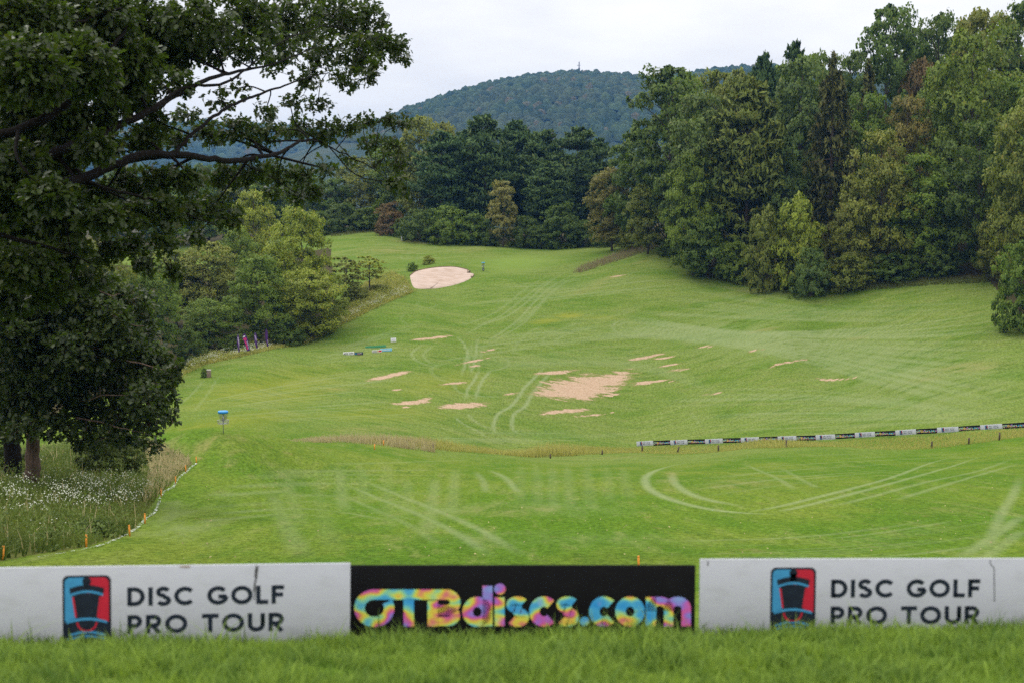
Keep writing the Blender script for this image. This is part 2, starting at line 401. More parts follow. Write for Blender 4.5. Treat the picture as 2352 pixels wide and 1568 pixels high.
family([(1180,760),(1350,740),(1480,700)], [(1000,830),(1200,800),(1420,780)], 14, .12, .38)
family([(640,850),(760,830),(900,820)], [(800,790),(900,760),(1000,730)], 12, .12, .35)
family([(500,1075),(800,1068),(1100,1060)], [(430,1200),(700,1180),(950,1230)], 12, .08, .28, .3)
family([(1500,1240),(1900,1225),(2352,1150)], [(1600,1290),(2000,1280),(2352,1240)], 12, .08, .3, .22)
family([(620,1070),(640,1160),(700,1285)], [(1050,1062),(1040,1160),(1000,1285)], 9, .08, .26, .4)
family([(1500,1070),(1800,1050),(2200,1035)], [(1600,1140),(1900,1100),(2340,1070)], 10, .08, .3, .3)
g1 = smooth_line([(1420,722),(1560,745),(1720,762),(1900,760),(2100,745),(2365,705)], 6)
g2 = smooth_line([(1290,792),(1450,776),(1650,792),(1850,832),(2050,890),(2365,965)], 6)
for k in np.linspace(0, 1, 22):
    k2 = float(k + rng.normal(0, 0.012))
    add_track(list(map(tuple, g1 * (1 - k2) + g2 * k2)), 0.26, float(rng.uniform(0.35, 0.85)))
g1 = smooth_line([(1000,835),(1180,820),(1350,800),(1500,790)], 6); g2 = smooth_line([(1160,850),(1300,838),(1480,850),(1700,920)], 6)
for k in np.linspace(0, 1, 9): add_track(list(map(tuple, g1 * (1 - k) + g2 * k)), 0.33, float(rng.uniform(0.15, 0.4)))
for pts, w, a in [([(1500,728),(1700,775),(1900,810),(2100,870),(2352,935)],7.0,0.5),([(1900,800),(2100,850),(2352,900)],8.0,0.35),
                  ([(430,1140),(410,1190),(395,1250)],1.2,0.6),([(520,1120),(470,1190),(450,1260)],1.0,0.4),([(900,1170),(1200,1165),(1500,1180)],4.0,0.35),([(1000,1250),(1300,1230),(1600,1260)],3.0,0.25)]:
    add_track(pts, w, a, pale)

bare = np.zeros(len(gx)); burnt = np.zeros(len(gx))
def patch(u, v, ru, rv, slope=-0.12, amt=1.0, dst=None):
    if dst is None and ru < 60: rv *= 0.75; ru *= 1.1
    c = ground([u, u + ru, u], [v, v + slope * ru, v - rv])
    if np.isnan(c).any(): return
    e1 = c[1, :2] - c[0, :2]; e2 = c[2, :2] - c[0, :2]
    M = np.linalg.inv(np.stack([e1, e2], 1))
    q = M @ np.stack([gx - c[0, 0], gy - c[0, 1]])
    a = bare if dst is None else dst
    np.maximum(a, amt * np.clip(1.3 - np.hypot(q[0], q[1]), 0, 1.0), out=a)
for p in [(1310,890,75,26,-.14),(1385,876,75,20,-.22),(1285,905,58,10,-.05),(1330,895,85,25,-.1),(1275,855,46,6,-.1),(1062,931,50,9,-.08),(1040,934,34,5),(948,924,42,6,-.06),(975,918,18,6,-.2),
          (895,863,46,6,-.22),(1088,829,34,3.2,-.2),(1091,840,15,2.2),(1121,805,14,2.4,-.2),(1308,943,60,4.5,-.05),(1270,947,30,4),(1363,953,38,2.6,-.12),
          (1499,876,46,3.6,-.18),(1480,880,30,3,-.2),(1484,820,36,4,-.2),(1525,822,30,2.6,-.1),(1540,838,27,2.8,-.18),(1561,849,30,3.2,-.18),(1617,796,20,2.4,-.15),(1734,805,18,2.6,-.15),
          (1550,876,12,2.2),(1418,634,16,2.6,-.1),(1403,907,24,3.6,-.15),(1044,880,30,2.6,-.1),(1172,904,18,2.6,-.1),(910,895,14,2.2),(1640,903,34,2.2,-.15),
          (1920,872,44,2.4,-.12),(1810,832,40,2.4,-.15),(1000,775,34,3.4,-.1),(968,778,26,3,-.1),(1790,836,14,1.8),(930,935,8,2)]: patch(*p)
for p in [(2230,842,110,12,-.05,.5),(1765,757,44,4,-.05,.55),(1960,778,34,5,-.1,.4),(830,986,100,8,0,.5),(760,895,60,5,-.1,.4),(2130,870,50,6,-.1,.35),(460,1052,10,3.5,0,1.0),(545,1035,26,6,0,.4),
          (1540,1085,16,6,0,.5),(880,575,110,9,0.02,.45),(960,552,60,8,0.05,.8),(1085,575,60,7,0,.35),(1740,668,70,6,.05,.7),(1900,680,60,5,0,.5),(1390,645,80,10,-.4,.35),(1480,600,60,8,-.4,.4),(1430,1048,120,3,-.02,.4),
          (2270,720,70,8,-.05,.25),(480,1016,110,16,0,.5),(390,1030,60,14,0,.6),(1150,1170,90,14,0,.35),(1000,1150,60,9,0,.3),(1700,1110,90,10,-.03,.3),(1240,1165,60,8,0,.3),(2180,1170,80,8,0,.3)]: patch(*p[:5], p[5], burnt)
yellow = np.zeros(len(gx)); green = np.zeros(len(gx))
patch(1305, 725, 32, 6, -0.05, 1.0, yellow); patch(1255, 738, 36, 7, -.1, .7, yellow); patch(1390, 730, 40, 6, 0, .4, yellow); patch(860,950,160,20,0,.4,yellow); patch(620,900,170,50,-.2,.6,yellow); patch(560,960,160,18,-.05,.5,yellow); patch(1000,880,120,30,-.1,.35,yellow)
patch(1195, 602, 105, 15, -0.06, 1.0, green)

def in_poly(px, py, poly):
    inside = np.zeros(len(px), bool); n = len(poly)
    for i in range(n):
        x1, y1 = poly[i][:2]; x2, y2 = poly[(i + 1) % n][:2]
        c = ((y1 > py) != (y2 > py)) & (px < (x2 - x1) * (py - y1) / (y2 - y1 + 1e-12) + x1); inside ^= c
    return inside
# ground under trees and in the unmown corners
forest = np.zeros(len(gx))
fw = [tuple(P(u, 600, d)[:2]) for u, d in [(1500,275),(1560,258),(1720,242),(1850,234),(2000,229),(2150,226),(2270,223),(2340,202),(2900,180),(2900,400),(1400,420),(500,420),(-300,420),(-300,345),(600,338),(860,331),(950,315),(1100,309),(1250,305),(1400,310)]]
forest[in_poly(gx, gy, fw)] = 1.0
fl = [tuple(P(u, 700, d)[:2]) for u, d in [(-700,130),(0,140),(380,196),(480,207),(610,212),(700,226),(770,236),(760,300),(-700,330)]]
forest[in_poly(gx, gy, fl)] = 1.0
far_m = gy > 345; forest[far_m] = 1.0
weed = np.zeros(len(gx))
mw = [tuple(g[:2]) for g in ground([-60,-60,190,290,325,350,372,400,425,440,330,200], [1295,1100,1262,1228,1205,1165,1140,1110,1085,1060,1030,1050]) if not np.isnan(g[0])]
mw = [tuple(P(u, v, d)[:2]) for u, v, d in [(-700,1300,30),(0,1285,35.3),(190,1255,39.3),(290,1226,45.5),(322,1200,50.5),(350,1160,57),(362,1138,60.5),(395,1110,65.5),(420,1082,70.5),(440,1058,75.5),(330,1020,83),(150,1020,95),(-700,1020,95)]]
weed[in_poly(gx, gy, mw)] = 1.0

gm = NG('turf'); v3 = gm.pos()
sx = gm.n('ShaderNodeSeparateXYZ'); gm.l(v3, sx.inputs[0])
hillm = gm.ramp(sx.outputs[1], 140.0, 165.0)                          # the far slope is mown across, the near field along
def two(near, far, det=6, ro=0.66): return gm.math('ADD', gm.math('MULTIPLY', gm.noise(far, 1.0, det, ro), hillm), gm.math('MULTIPLY', gm.noise(near, 1.0, det, ro), gm.math('SUBTRACT', 1.0, hillm)))
n1 = two(gm.mapping(v3, (0.13, 0.035, 0.1), (0, 0, -0.1)), gm.mapping(v3, (0.055, 0.13, 0.1), (0, 0, 0.15)), 7)
n2 = two(gm.mapping(v3, (0.95, 0.16, 0.3), (0, 0, 0.12)), gm.mapping(v3, (0.24, 0.8, 0.3), (0, 0, 0.2)))
n3 = gm.noise(gm.mapping(v3, (1.0, 0.42, 1.0)), 5.0, 5, 0.8); n5 = gm.noise(gm.mapping(v3, (1.0, 0.35, 1.0)), 22.0, 3, 0.8)
n4 = gm.noise(v3, 0.03, 4, 0.55); n6 = two(gm.mapping(v3, (0.8, 0.35, 1.0)), gm.mapping(v3, (0.7, 1.3, 0.8), (0, 0, 0.4)), 5, 0.7)
wv = gm.n('ShaderNodeTexWave', wave_type='BANDS', bands_direction='Y', wave_profile='SIN'); gm.l(gm.mapping(v3, (1, 1, 0), (0, 0, -0.16)), wv.inputs['Vector'])
wv.inputs['Scale'].default_value = 0.16; wv.inputs['Distortion'].default_value = 16.0; wv.inputs['Detail'].default_value = 3.0; wv.inputs['Detail Scale'].default_value = 0.3
base = gm.mix(gm.ramp(n1, 0.37, 0.63), (0.062, 0.128, 0.010), (0.118, 0.162, 0.020))
base = gm.mix(gm.ramp(n4, 0.38, 0.62, 0.0, 0.5), base, (0.068, 0.138, 0.007))
base = gm.mix(gm.math('MULTIPLY', hillm, gm.ramp(n1, 0.36, 0.55, 0.35, 0.8)), base, (0.122, 0.170, 0.034))
base = gm.mix(gm.ramp(n2, 0.50, 0.70, 0.0, 0.7), base, (0.140, 0.172, 0.042))
base = gm.mix(gm.ramp(n2, 0.48, 0.32, 0.0, 0.6), base, (0.055, 0.108, 0.012))
base = gm.mix(gm.math('MULTIPLY', hillm, gm.math('MULTIPLY', gm.ramp(wv.outputs['Fac'], 0.5, 0.95), gm.ramp(n1, 0.42, 0.60, 0.0, 0.4))), base, (0.150, 0.185, 0.056))
base = gm.mix(gm.ramp(n6, 0.60, 0.73, 0.0, 0.5), base, (0.165, 0.150, 0.048))
fine = gm.math('ADD', gm.math('MULTIPLY', n3, 0.55), gm.math('MULTIPLY', n5, 0.45))
base = gm.mix(1.0, base, gm.mix(gm.ramp(fine, 0.36, 0.64), (0.46, 0.50, 0.36), (1.55, 1.48, 1.65)), 'MULTIPLY')
base = gm.mix(gm.math('MULTIPLY', gm.attr('yellow'), gm.ramp(n2, 0.25, 0.6, 0.2, 0.9)), base, (0.20, 0.205, 0.022))
base = gm.mix(gm.math('MULTIPLY', gm.attr('green'), 0.8), base, (0.150, 0.215, 0.040))
pl = gm.math('MULTIPLY', gm.attr('pale'), gm.ramp(n2, 0.36, 0.62, 0.0, 0.95))
base = gm.mix(pl, base, (0.150, 0.200, 0.066))
tr = gm.math('MULTIPLY', gm.attr('track'), gm.ramp(fine, 0.25, 0.6, 0.30, 0.80))
base = gm.mix(tr, base, (0.220, 0.258, 0.125))
bu = gm.math('MULTIPLY', gm.attr('burnt'), gm.ramp(gm.math('ADD', gm.math('MULTIPLY', n2, 0.6), gm.math('MULTIPLY', n3, 0.4)), 0.38, 0.62))
base = gm.mix(bu, base, (0.235, 0.195, 0.075))
jag = gm.math('ADD', gm.math('MULTIPLY', gm.noise(gm.mapping(v3, (0.32, 1.15, 0.5), (0, 0, 0.2)), 1.0, 7, 0.74), 3.1), gm.math('MULTIPLY', n3, 0.45))
bm_ = gm.ramp(gm.math('SUBTRACT', gm.math('ADD', gm.attr('bare'), jag), 1.78), 0.42, 0.56)
halo = gm.ramp(gm.math('SUBTRACT', gm.math('ADD', gm.attr('bare'), jag), 1.78), 0.12, 0.46)
base = gm.mix(gm.math('MULTIPLY', halo, gm.ramp(gm.attr('bare'), 0.02, 0.15, 0.0, 0.75)), base, (0.20, 0.175, 0.07))
soil = gm.mix(gm.ramp(n3, 0.3, 0.7), (0.30, 0.20, 0.125), (0.44, 0.325, 0.225))
soil = gm.mix(gm.ramp(gm.noise(gm.mapping(v3, (1.2, 3.0, 1)), 1.6, 4, 0.7), 0.62, 0.68, 0.0, 0.75), soil, (0.11, 0.15, 0.04))
base = gm.mix(gm.math('MULTIPLY', bm_, gm.ramp(gm.attr('bare'), 0.02, 0.1)), base, soil)
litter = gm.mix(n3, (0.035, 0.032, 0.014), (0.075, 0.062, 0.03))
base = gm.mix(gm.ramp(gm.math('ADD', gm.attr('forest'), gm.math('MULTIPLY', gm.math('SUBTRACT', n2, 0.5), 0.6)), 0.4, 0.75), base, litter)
base = gm.mix(gm.math('MULTIPLY', gm.attr('weed'), 0.85), base, gm.mix(n2, (0.055, 0.07, 0.018), (0.13, 0.125, 0.04)))
hb = gm.math('ADD', gm.math('MULTIPLY', n3, 0.6), gm.math('MULTIPLY', n5, 0.4))
gmat = gm.done(gm.pbr(base, 0.9, 0.02, bump=hb, bstr=0.6, bdist=0.10))
g_ob = mk('ground', GV, GF, gmat, smooth=True, attrs=dict(track=track, pale=pale, bare=bare, burnt=burnt, yellow=yellow, green=green, forest=forest, weed=weed))
tag(g_ob, 'mown grass valley with pale mower tracks and bare soil patches', kind='structure')

# ------------------------------------------------------------------ sand bunker
sm = NG('bunker_sand'); pv = sm.pos()
sn = sm.noise(sm.mapping(pv, (0.5, 1.6, 0.5), (0, 0, 0.5)), 1.0, 5, 0.6); sn2 = sm.noise(pv, 6.0, 4, 0.7)
scol = sm.mix(sm.ramp(sn, 0.4, 0.66), (0.43, 0.335, 0.275), (0.33, 0.24, 0.175)); scol = sm.mix(sm.ramp(sn2, 0.3, 0.7, 0, 0.4), scol, (0.47, 0.38, 0.32))
sand_mat = sm.done(sm.pbr(scol, 0.95, 0.1, bump=sn2, bstr=0.5, bdist=0.04))
bo = smooth_line([(941,634),(955,624),(980,618),(1012,614),(1045,614),(1070,619),(1079,623),(1074,628),(1088,629),(1085,637),(1065,648),(1035,657),(1000,663),(965,664),(950,660),(944,648),(941,634)], 6)[:-1]
bg_ = ground(bo[:, 0], bo[:, 1]); bc = bg_.mean(0)
nb = len(bg_); rings = [1.0, 0.97, 0.9, 0.75, 0.5, 0.25]; BV = []
for k in rings:
    xy = bc[:2] + (bg_[:, :2] - bc[:2]) * k
    zz = height(xy[:, 0], xy[:, 1]) + (0.12 if k < 0.95 else 0.06 if k < 1 else -0.02)
    BV.append(np.column_stack([xy, zz]))
BV.append(np.array([[bc[0], bc[1], height(bc[0], bc[1]) + 0.12]])); BV = np.concatenate(BV)
BF = []
for r in range(len(rings) - 1):
    for i in range(nb): BF.append((r * nb + i, r * nb + (i + 1) % nb, (r + 1) * nb + (i + 1) % nb, (r + 1) * nb + i))
last = (len(rings) - 1) * nb; BT = [(last + i, last + (i + 1) % nb, len(BV) - 1) for i in range(nb)]
tag(mk('sand_bunker', BV, [np.array(BF), np.array(BT)], sand_mat, smooth=True), 'pale pink sand bunker below the raised putting green', kind='structure')
lip_m = plain('bunker_lip', (0.17, 0.125, 0.055), 0.95, 0.1, dirt=0.5, scale=3)
mb = MB(); back = bg_[(bo[:, 1] < 640)]
ordr = np.argsort(back[:, 0]); bl = back[ordr]
bl = np.column_stack([bl[:, 0], bl[:, 1] + 0.1, height(bl[:, 0], bl[:, 1]) + 0.06])
mb.tube(bl[::2], 0.10, 6); tag(mb.build('bunker_edge', lip_m, smooth=True), 'brown cut turf edge round the back of the sand bunker', kind='structure')

# ------------------------------------------------------------------ distant wooded hills
def crowns(name, pts, rad, mat, seed):
    r = np.random.default_rng(seed); n = len(pts); k = 6
    prof = [(0.0, 1.0), (0.62, 0.72), (1.0, 0.05)]
    a = np.linspace(0, 2 * np.pi, k, endpoint=False)
    V = np.zeros((n, 1 + 2 * k, 3)); ph = r.uniform(0, 6.28, n)
    V[:, 0] = np.stack([r.normal(0, .1, n), r.normal(0, .1, n), np.full(n, 1.0)], 1)
    for j, (rr, zz) in enumerate(prof[1:]):
        jr = rr * r.uniform(0.8, 1.2, (n, k))
        V[:, 1 + j * k:1 + (j + 1) * k, 0] = jr * np.cos(a + ph[:, None]); V[:, 1 + j * k:1 + (j + 1) * k, 1] = jr * np.sin(a + ph[:, None])
        V[:, 1 + j * k:1 + (j + 1) * k, 2] = zz + r.normal(0, 0.1, (n, k))
    V *= np.stack([rad, rad, rad * r.uniform(0.9, 1.5, n)], 1)[:, None, :]; V += pts[:, None, :]
    f = [(0, 1 + i, 1 + (i + 1) % k) for i in range(k)]
    for i in range(k): f += [(1 + i, 1 + k + i, 1 + k + (i + 1) % k), (1 + i, 1 + k + (i + 1) % k, 1 + (i + 1) % k)]
    Fc = (np.array(f)[None] + (np.arange(n) * (1 + 2 * k))[:, None, None]).reshape(-1, 3)
    return mk(name, V.reshape(-1, 3), Fc, mat, smooth=True, attrs=dict(rnd=np.repeat(r.random(n), 1 + 2 * k)))
hg = NG('hill_canopy'); hr = hg.attr('rnd'); hn = hg.noise(hg.pos(), 0.35, 4, 0.7); hn2 = hg.noise(hg.pos(), 0.006, 3)
hc = hg.mix(hr, (0.012, 0.028, 0.010), (0.055, 0.085, 0.030)); hc = hg.mix(hg.ramp(hn2, 0.45, 0.65, 0, 0.5), hc, (0.07, 0.075, 0.03))
hc = hg.mix(hg.ramp(hr, 0.93, 0.96, 0, 0.6), hc, (0.11, 0.07, 0.035))
hc = hg.mix(1.0, hc, hg.mix(hg.ramp(hn, 0.35, 0.65), (0.55, 0.55, 0.55), (1.3, 1.3, 1.3)), 'MULTIPLY')
hill_mat = hg.done(hg.pbr(hc, 0.9, 0.1, bump=hn, bstr=1.0, bdist=3.0))
def hill(name, prof, d_foot, z_foot, d_ridge, label, wood, crown_r, spacing, seed, elev_min):
    us = np.array([p[0] for p in prof], float); vs_ = np.array([p[1] for p in prof], float)
    def ridge_z(xr):
        u = UC + xr / d_ridge * F_PX; v = np.interp(u, us, vs_); return PA(u, v, np.full_like(u, d_ridge))[..., 2] - crown_r
    def z(x, y):
        t = np.clip((y - d_foot) / (d_ridge - d_foot), 0, 1.35)
        s = np.sin(np.minimum(t, 1) * np.pi / 2) ** 1.05
        zr = ridge_z(x * d_ridge / np.maximum(y, 1) * 0.5 + x * 0.5)
        return z_foot + (zr - z_foot) * s - np.clip(t - 1, 0, 1) ** 2 * 500 + 6 * np.sin(x * 0.011 + y * 0.004) * np.sin(y * 0.009) * (t < 0.95)
    x0, x1 = (us[0] - UC) / F_PX * d_ridge, (us[-1] - UC) / F_PX * d_ridge
    gx_, gy_ = np.meshgrid(np.linspace(x0, x1, 90), np.linspace(d_foot, d_ridge + 260, 50), indexing='ij')
    V = np.stack([gx_.ravel(), gy_.ravel(), z(gx_, gy_).ravel()], 1); ii = np.arange(90 * 50).reshape(90, 50)
    Fq = np.stack([ii[:-1, :-1].ravel(), ii[1:, :-1].ravel(), ii[1:, 1:].ravel(), ii[:-1, 1:].ravel()], 1)
    o = mk(name, V, Fq, hill_mat, smooth=True, attrs=dict(rnd=np.full(len(V), 0.2))); tag(o, label, kind='structure')
    r = np.random.default_rng(seed)
    xs, ys = np.meshgrid(np.arange(x0, x1, spacing), np.arange(d_foot, d_ridge + 60, spacing), indexing='ij')
    xs = xs.ravel() + r.normal(0, spacing * .33, xs.size); ys = ys.ravel() + r.normal(0, spacing * .33, ys.size)
    zz = z(xs, ys); keep = zz / ys > elev_min; xs, ys, zz = xs[keep], ys[keep], zz[keep]
    rad = crown_r * r.uniform(0.7, 1.35, len(xs))
    tag(crowns(wood[0], np.stack([xs, ys, zz], 1), rad, hill_mat, seed), wood[1], kind='stuff')
    return z
hz = hill('hill', [(500,420),(700,345),(900,285),(960,262),(1000,247),(1060,226),(1110,210),(1160,197),(1210,189),(1260,184),(1320,180),(1380,181),(1440,188),(1500,192),(1560,182),(1640,172),(1720,170),(1800,176),(1950,190),(2200,200),(2700,230)],
     1500, -10, 2600, 'blue hazy wooded hill rising behind the pines', ('hillside_forest', 'dense hazy forest covering the distant hill'), 8.5, 12.5, 3, 0.058)
hill('ridge', [(-400,300),(200,296),(420,292),(520,288),(620,292),(760,305),(900,320),(1000,340),(1100,370)],
     2400, -10, 3600, 'low hazy ridge seen under the oak branches', ('ridge_forest', 'hazy forest on the low ridge at left'), 12, 24, 4, 0.03)
# mast on the hill
steel = plain('dark_steel', (0.04, 0.04, 0.045), 0.6, 0.4, 0.3)
tx, ty, tz = P(1330, 181, 2600); tower = empty('radio_mast', (tx, ty, tz - 4)); tag(tower, 'thin radio mast standing on top of the wooded hill', 'mast')
mb = MB()
for k in range(3):
    a = k * 2.094; mb.tube([(1.3 * math.cos(a), 1.3 * math.sin(a), 0), (0.5 * math.cos(a), 0.5 * math.sin(a), 24)], 0.85, 5)
mb.build('lattice_leg', steel, tower)
mb = MB()
for j in range(12):
    z0, z1 = j * 2.0, j * 2.0 + 2.0; r0, r1 = 1.3 - 0.8 * z0 / 24, 1.3 - 0.8 * z1 / 24
    for k in range(3):
        a, b = k * 2.094, (k + 1) * 2.094; mb.tube([(r0 * math.cos(a), r0 * math.sin(a), z0), (r1 * math.cos(b), r1 * math.sin(b), z1)], 0.12, 4)
mb.build('bracing', steel, tower)
mb = MB(); mb.tube([(0, 0, 23), (0, 0, 34)], 0.95, 6); mb.build('antenna_pole', steel, tower)
for z0, h, r in [(14.0, 3.0, 1.8), (18.5, 3.8, 1.8)]:
    mb = MB(); mb.lathe([(0.05, 0), (r, 0.1), (r, h - .1), (0.05, h)], (0, 0, z0), 10); mb.build('antenna_panel', steel, tower)
mb = MB(); mb.tube([(-3.2, 0, 27.5), (2.2, 0, 27.5)], 0.25, 5); mb.tube([(-3.2, 0, 26.6), (-3.2, 0, 28.6)], 0.3, 5); mb.tube([(2.2, 0, 26.6), (2.2, 0, 28.6)], 0.25, 5); mb.build('cross_arm', steel, tower)

# ------------------------------------------------------------------ tree models (unit height 1, reused with their own size, turn and tint)
leaf_m = leaf_mat('broad_leaves', 0.30, 0.55, 0.12); needle_m = leaf_mat('needles', 0.15, 0.6, 0.08)
bark_m = bark_mat('bark', (0.11, 0.088, 0.07)); pine_bark = bark_mat('pine_bark', (0.10, 0.075, 0.058))
def unit(n, r):
    v = r.normal(0, 1, (n, 3)); return v / (np.linalg.norm(v, axis=1, keepdims=True) + 1e-9)
def cards(c, nrm, ax, size, asp, bend=0.2):
    """folded diamond leaves: centre, facing, long axis"""
    nrm = nrm / (np.linalg.norm(nrm, axis=1, keepdims=True) + 1e-9)
    ax = ax - nrm * np.sum(ax * nrm, 1, keepdims=True); ax /= np.linalg.norm(ax, axis=1, keepdims=True) + 1e-9
    sd = np.cross(nrm, ax); s = size[:, None]
    V = np.stack([c - ax * s, c + sd * s * asp + nrm * s * bend, c + ax * s, c - sd * s * asp + nrm * s * bend], 1)
    F_ = np.arange(len(c) * 4).reshape(-1, 4)[:, ::-1]; return V.reshape(-1, 3), F_
def tree_trunk(mb, top, r0, limbs, r):
    z = np.linspace(-0.03, top, 9); off = np.cumsum(r.normal(0, 0.006, (9, 2)), 0); off[0] = 0
    mb.tube(np.column_stack([off, z]), np.linspace(r0, r0 * 0.25, 9) * np.array([1.35] + [1] * 8), 7)
    for e in limbs:
        zs = max(0.06, e[2] - r.uniform(0.12, 0.25) * (0.4 + np.hypot(e[0], e[1]) * 2)); zs = min(zs, top * 0.95)
        k = np.interp(zs, z, np.arange(9)); o = off[int(k)]
        m_ = np.array([(o[0] + e[0]) * 0.5, (o[1] + e[1]) * 0.5, zs + (e[2] - zs) * 0.62])
        mb.tube([(o[0], o[1], zs), m_, e], np.array([0.4, 0.25, 0.1]) * r0 * 0.9, 5, caps=False)
def broadleaf(seed, R=0.30, z0=0.10, ncl=46, nsub=13, nlf=25, leaf=0.0125, rag=0.35, cr=(0.075, 0.13), shape=1.0, flat=0.75, core=True):
    r = np.random.default_rng(seed); mid = z0 + (1 - z0) * (0.45 if shape == 1.0 else shape)
    C_, Rr = [], []; tries = 0
    while len(C_) < ncl and tries < 4000:
        tries += 1
        z = r.uniform(z0 + 0.03, 0.95); t = (z - mid) / ((0.97 - mid) if z > mid else (mid - z0 + 0.12))
        env = R * math.sqrt(max(0, 1 - t * t)) * (1 + rag * (r.random() - 0.6))
        a = r.uniform(0, 6.283); rr = env * (r.random() ** 0.35); cl = r.uniform(*cr)
        p = np.array([rr * math.cos(a), rr * math.sin(a), z])
        if all(np.linalg.norm(p - q) > 0.62 * (cl + q2) for q, q2 in zip(C_, Rr)): C_.append(p); Rr.append(cl)
    C_.append(np.array([0, 0, 0.94])); Rr.append(cr[0])
    cen, nor, clu = [], [], []
    for ci, (p, cl) in enumerate(zip(C_, Rr)):
        d = unit(nsub, r); d[:, 2] = np.where(d[:, 2] < -0.35, -d[:, 2], d[:, 2])
        sc = p + d * cl * np.array([1, 1, flat]) * r.uniform(0.65, 1.05, (nsub, 1)); sr = cl * r.uniform(0.26, 0.48, nsub)
        e = unit(nsub * nlf, r).reshape(nsub, nlf, 3) * (r.random((nsub, nlf, 1)) ** 0.4)
        pts = sc[:, None] + e * sr[:, None, None] * np.array([1, 1, 0.75])
        n_ = e * 0.75 + d[:, None] * 0.7 + (p - np.array([0, 0, mid - .15]))[None, None] / R * 0.35 + np.array([0, 0, 0.35])
        cen.append(pts.reshape(-1, 3)); nor.append(n_.reshape(-1, 3))
        clu.append(np.repeat(np.clip(0.5 + r.normal(0, 0.16) + r.normal(0, 0.17, nsub), 0, 1), nlf))
    cen, nor, clu = np.concatenate(cen), np.concatenate(nor), np.concatenate(clu); n = len(cen)
    fac = nor / (np.linalg.norm(nor, axis=1, keepdims=True) + 1e-9) + unit(n, r) * 0.85
    V, F_ = cards(cen, fac, unit(n, r), leaf * r.uniform(0.65, 1.35, n), 0.62)
    fl = fac / (np.linalg.norm(fac, axis=1, keepdims=True) + 1e-9)
    no = nor / (np.linalg.norm(nor, axis=1, keepdims=True) + 1e-9) * 0.8 + fl * 0.55
    crown = mk('crown', V, F_, leaf_m, normals=np.repeat(no, 4, 0), attrs=dict(rnd=np.repeat(r.random(n), 4), clump=np.repeat(clu, 4)), link=False)
    mb = MB(); tree_trunk(mb, 0.9, 0.016 * (0.7 + R), [C_[i] for i in range(0, len(C_), 2)], r)
    trunk = mb.build('trunk', bark_m, smooth=True); C.objects.unlink(trunk)
    return dict(crown=crown, trunk=trunk, R=R * 1.08)
def pine(seed, R=0.26, z0=0.10, droop=0.0, wh=0.036, nb=8, per=105, tuft=0.021, cone=0.8, irr=0.35, spruce=False):
    r = np.random.default_rng(seed); cen, ax, clu = [], [], []; mb = MB(); ends = []
    z = z0
    while z < 0.985:
        t = (z - z0) / (1 - z0)
        prof = (1 - t) ** cone * (0.45 + 0.55 * min(1, t * 4 + 0.35)) if spruce else (min(1, 0.55 + t * 1.4)) * (1 - t ** 3.2) ** 0.8 + 0.07
        for b in range(nb):
            if r.random() < irr * 0.45: continue
            a = r.uniform(0, 6.283); L = R * prof * r.uniform(1 - irr, 1.08); zz = z + r.normal(0, wh * 0.25)
            n_ = max(6, int(per * (0.35 + L / R)))
            s = r.uniform(0.22, 1.0, n_) ** 0.75
            dz = (0.10 - 0.42 * s + 0.20 * s * s) * L if spruce else (0.16 * s + 0.16 * s * s - droop) * L
            wdt = (0.16 + 0.22 * np.sin(np.pi * np.clip(s, 0, 1))) * L if not spruce else 0.18 * L * (1.1 - s)
            lat = r.normal(0, 1, n_) * wdt * 0.7
            x = s * L * math.cos(a) - lat * math.sin(a); y = s * L * math.sin(a) + lat * math.cos(a)
            hang = -np.abs(r.normal(0, 0.022, n_)) if spruce else r.normal(0.004, 0.007, n_)
            cen.append(np.stack([x, y, zz + dz + hang], 1))
            out = np.array([math.cos(a), math.sin(a), 0])
            u_ = unit(n_, r) * 0.7 + out * (0.55 if not spruce else 0.35) + np.array([0, 0, 0.55 if not spruce else -0.9])
            ax.append(u_); clu.append(np.clip(r.normal(0.5, 0.2) + 0.35 * (s - 0.6), 0, 1))
            ends.append((a, L, zz, L * (0.05 if not spruce else -0.12)))
        z += wh * r.uniform(0.75, 1.3)
    k = 40; cen.append(np.column_stack([r.normal(0, 0.006, k), r.normal(0, 0.006, k), r.uniform(0.93, 1.0, k)])); ax.append(unit(k, r) * .6 + np.array([0, 0, 1.0])); clu.append(np.full(k, .6))
    cen, ax, clu = np.concatenate(cen), np.concatenate(ax), np.concatenate(clu); n = len(cen)
    no = np.column_stack([cen[:, :2] / R, np.full(n, 0.55)]) + unit(n, r) * 0.5
    fc = unit(n, r); fc *= np.where(np.sum(fc * no, 1) < 0, -1, 1)[:, None]
    V, F_ = cards(cen, fc, ax, tuft * r.uniform(0.6, 1.3, n), 0.34, 0.1)
    crown = mk('crown', V, F_, needle_m, normals=np.repeat(no, 4, 0), attrs=dict(rnd=np.repeat(r.random(n), 4), clump=np.repeat(clu, 4)), link=False)
    mb.tube(np.column_stack([np.zeros(8), np.zeros(8), np.linspace(-0.03, 0.97, 8)]), np.linspace(0.016, 0.003, 8), 7)
    for a, L, zz, dz in ends: mb.tube([(0, 0, zz), (L * .8 * math.cos(a), L * .8 * math.sin(a), zz + dz)], [0.0035, 0.001], 3, caps=False)
    trunk = mb.build('trunk', pine_bark, smooth=True); C.objects.unlink(trunk)
    return dict(crown=crown, trunk=trunk, R=R * 0.98)
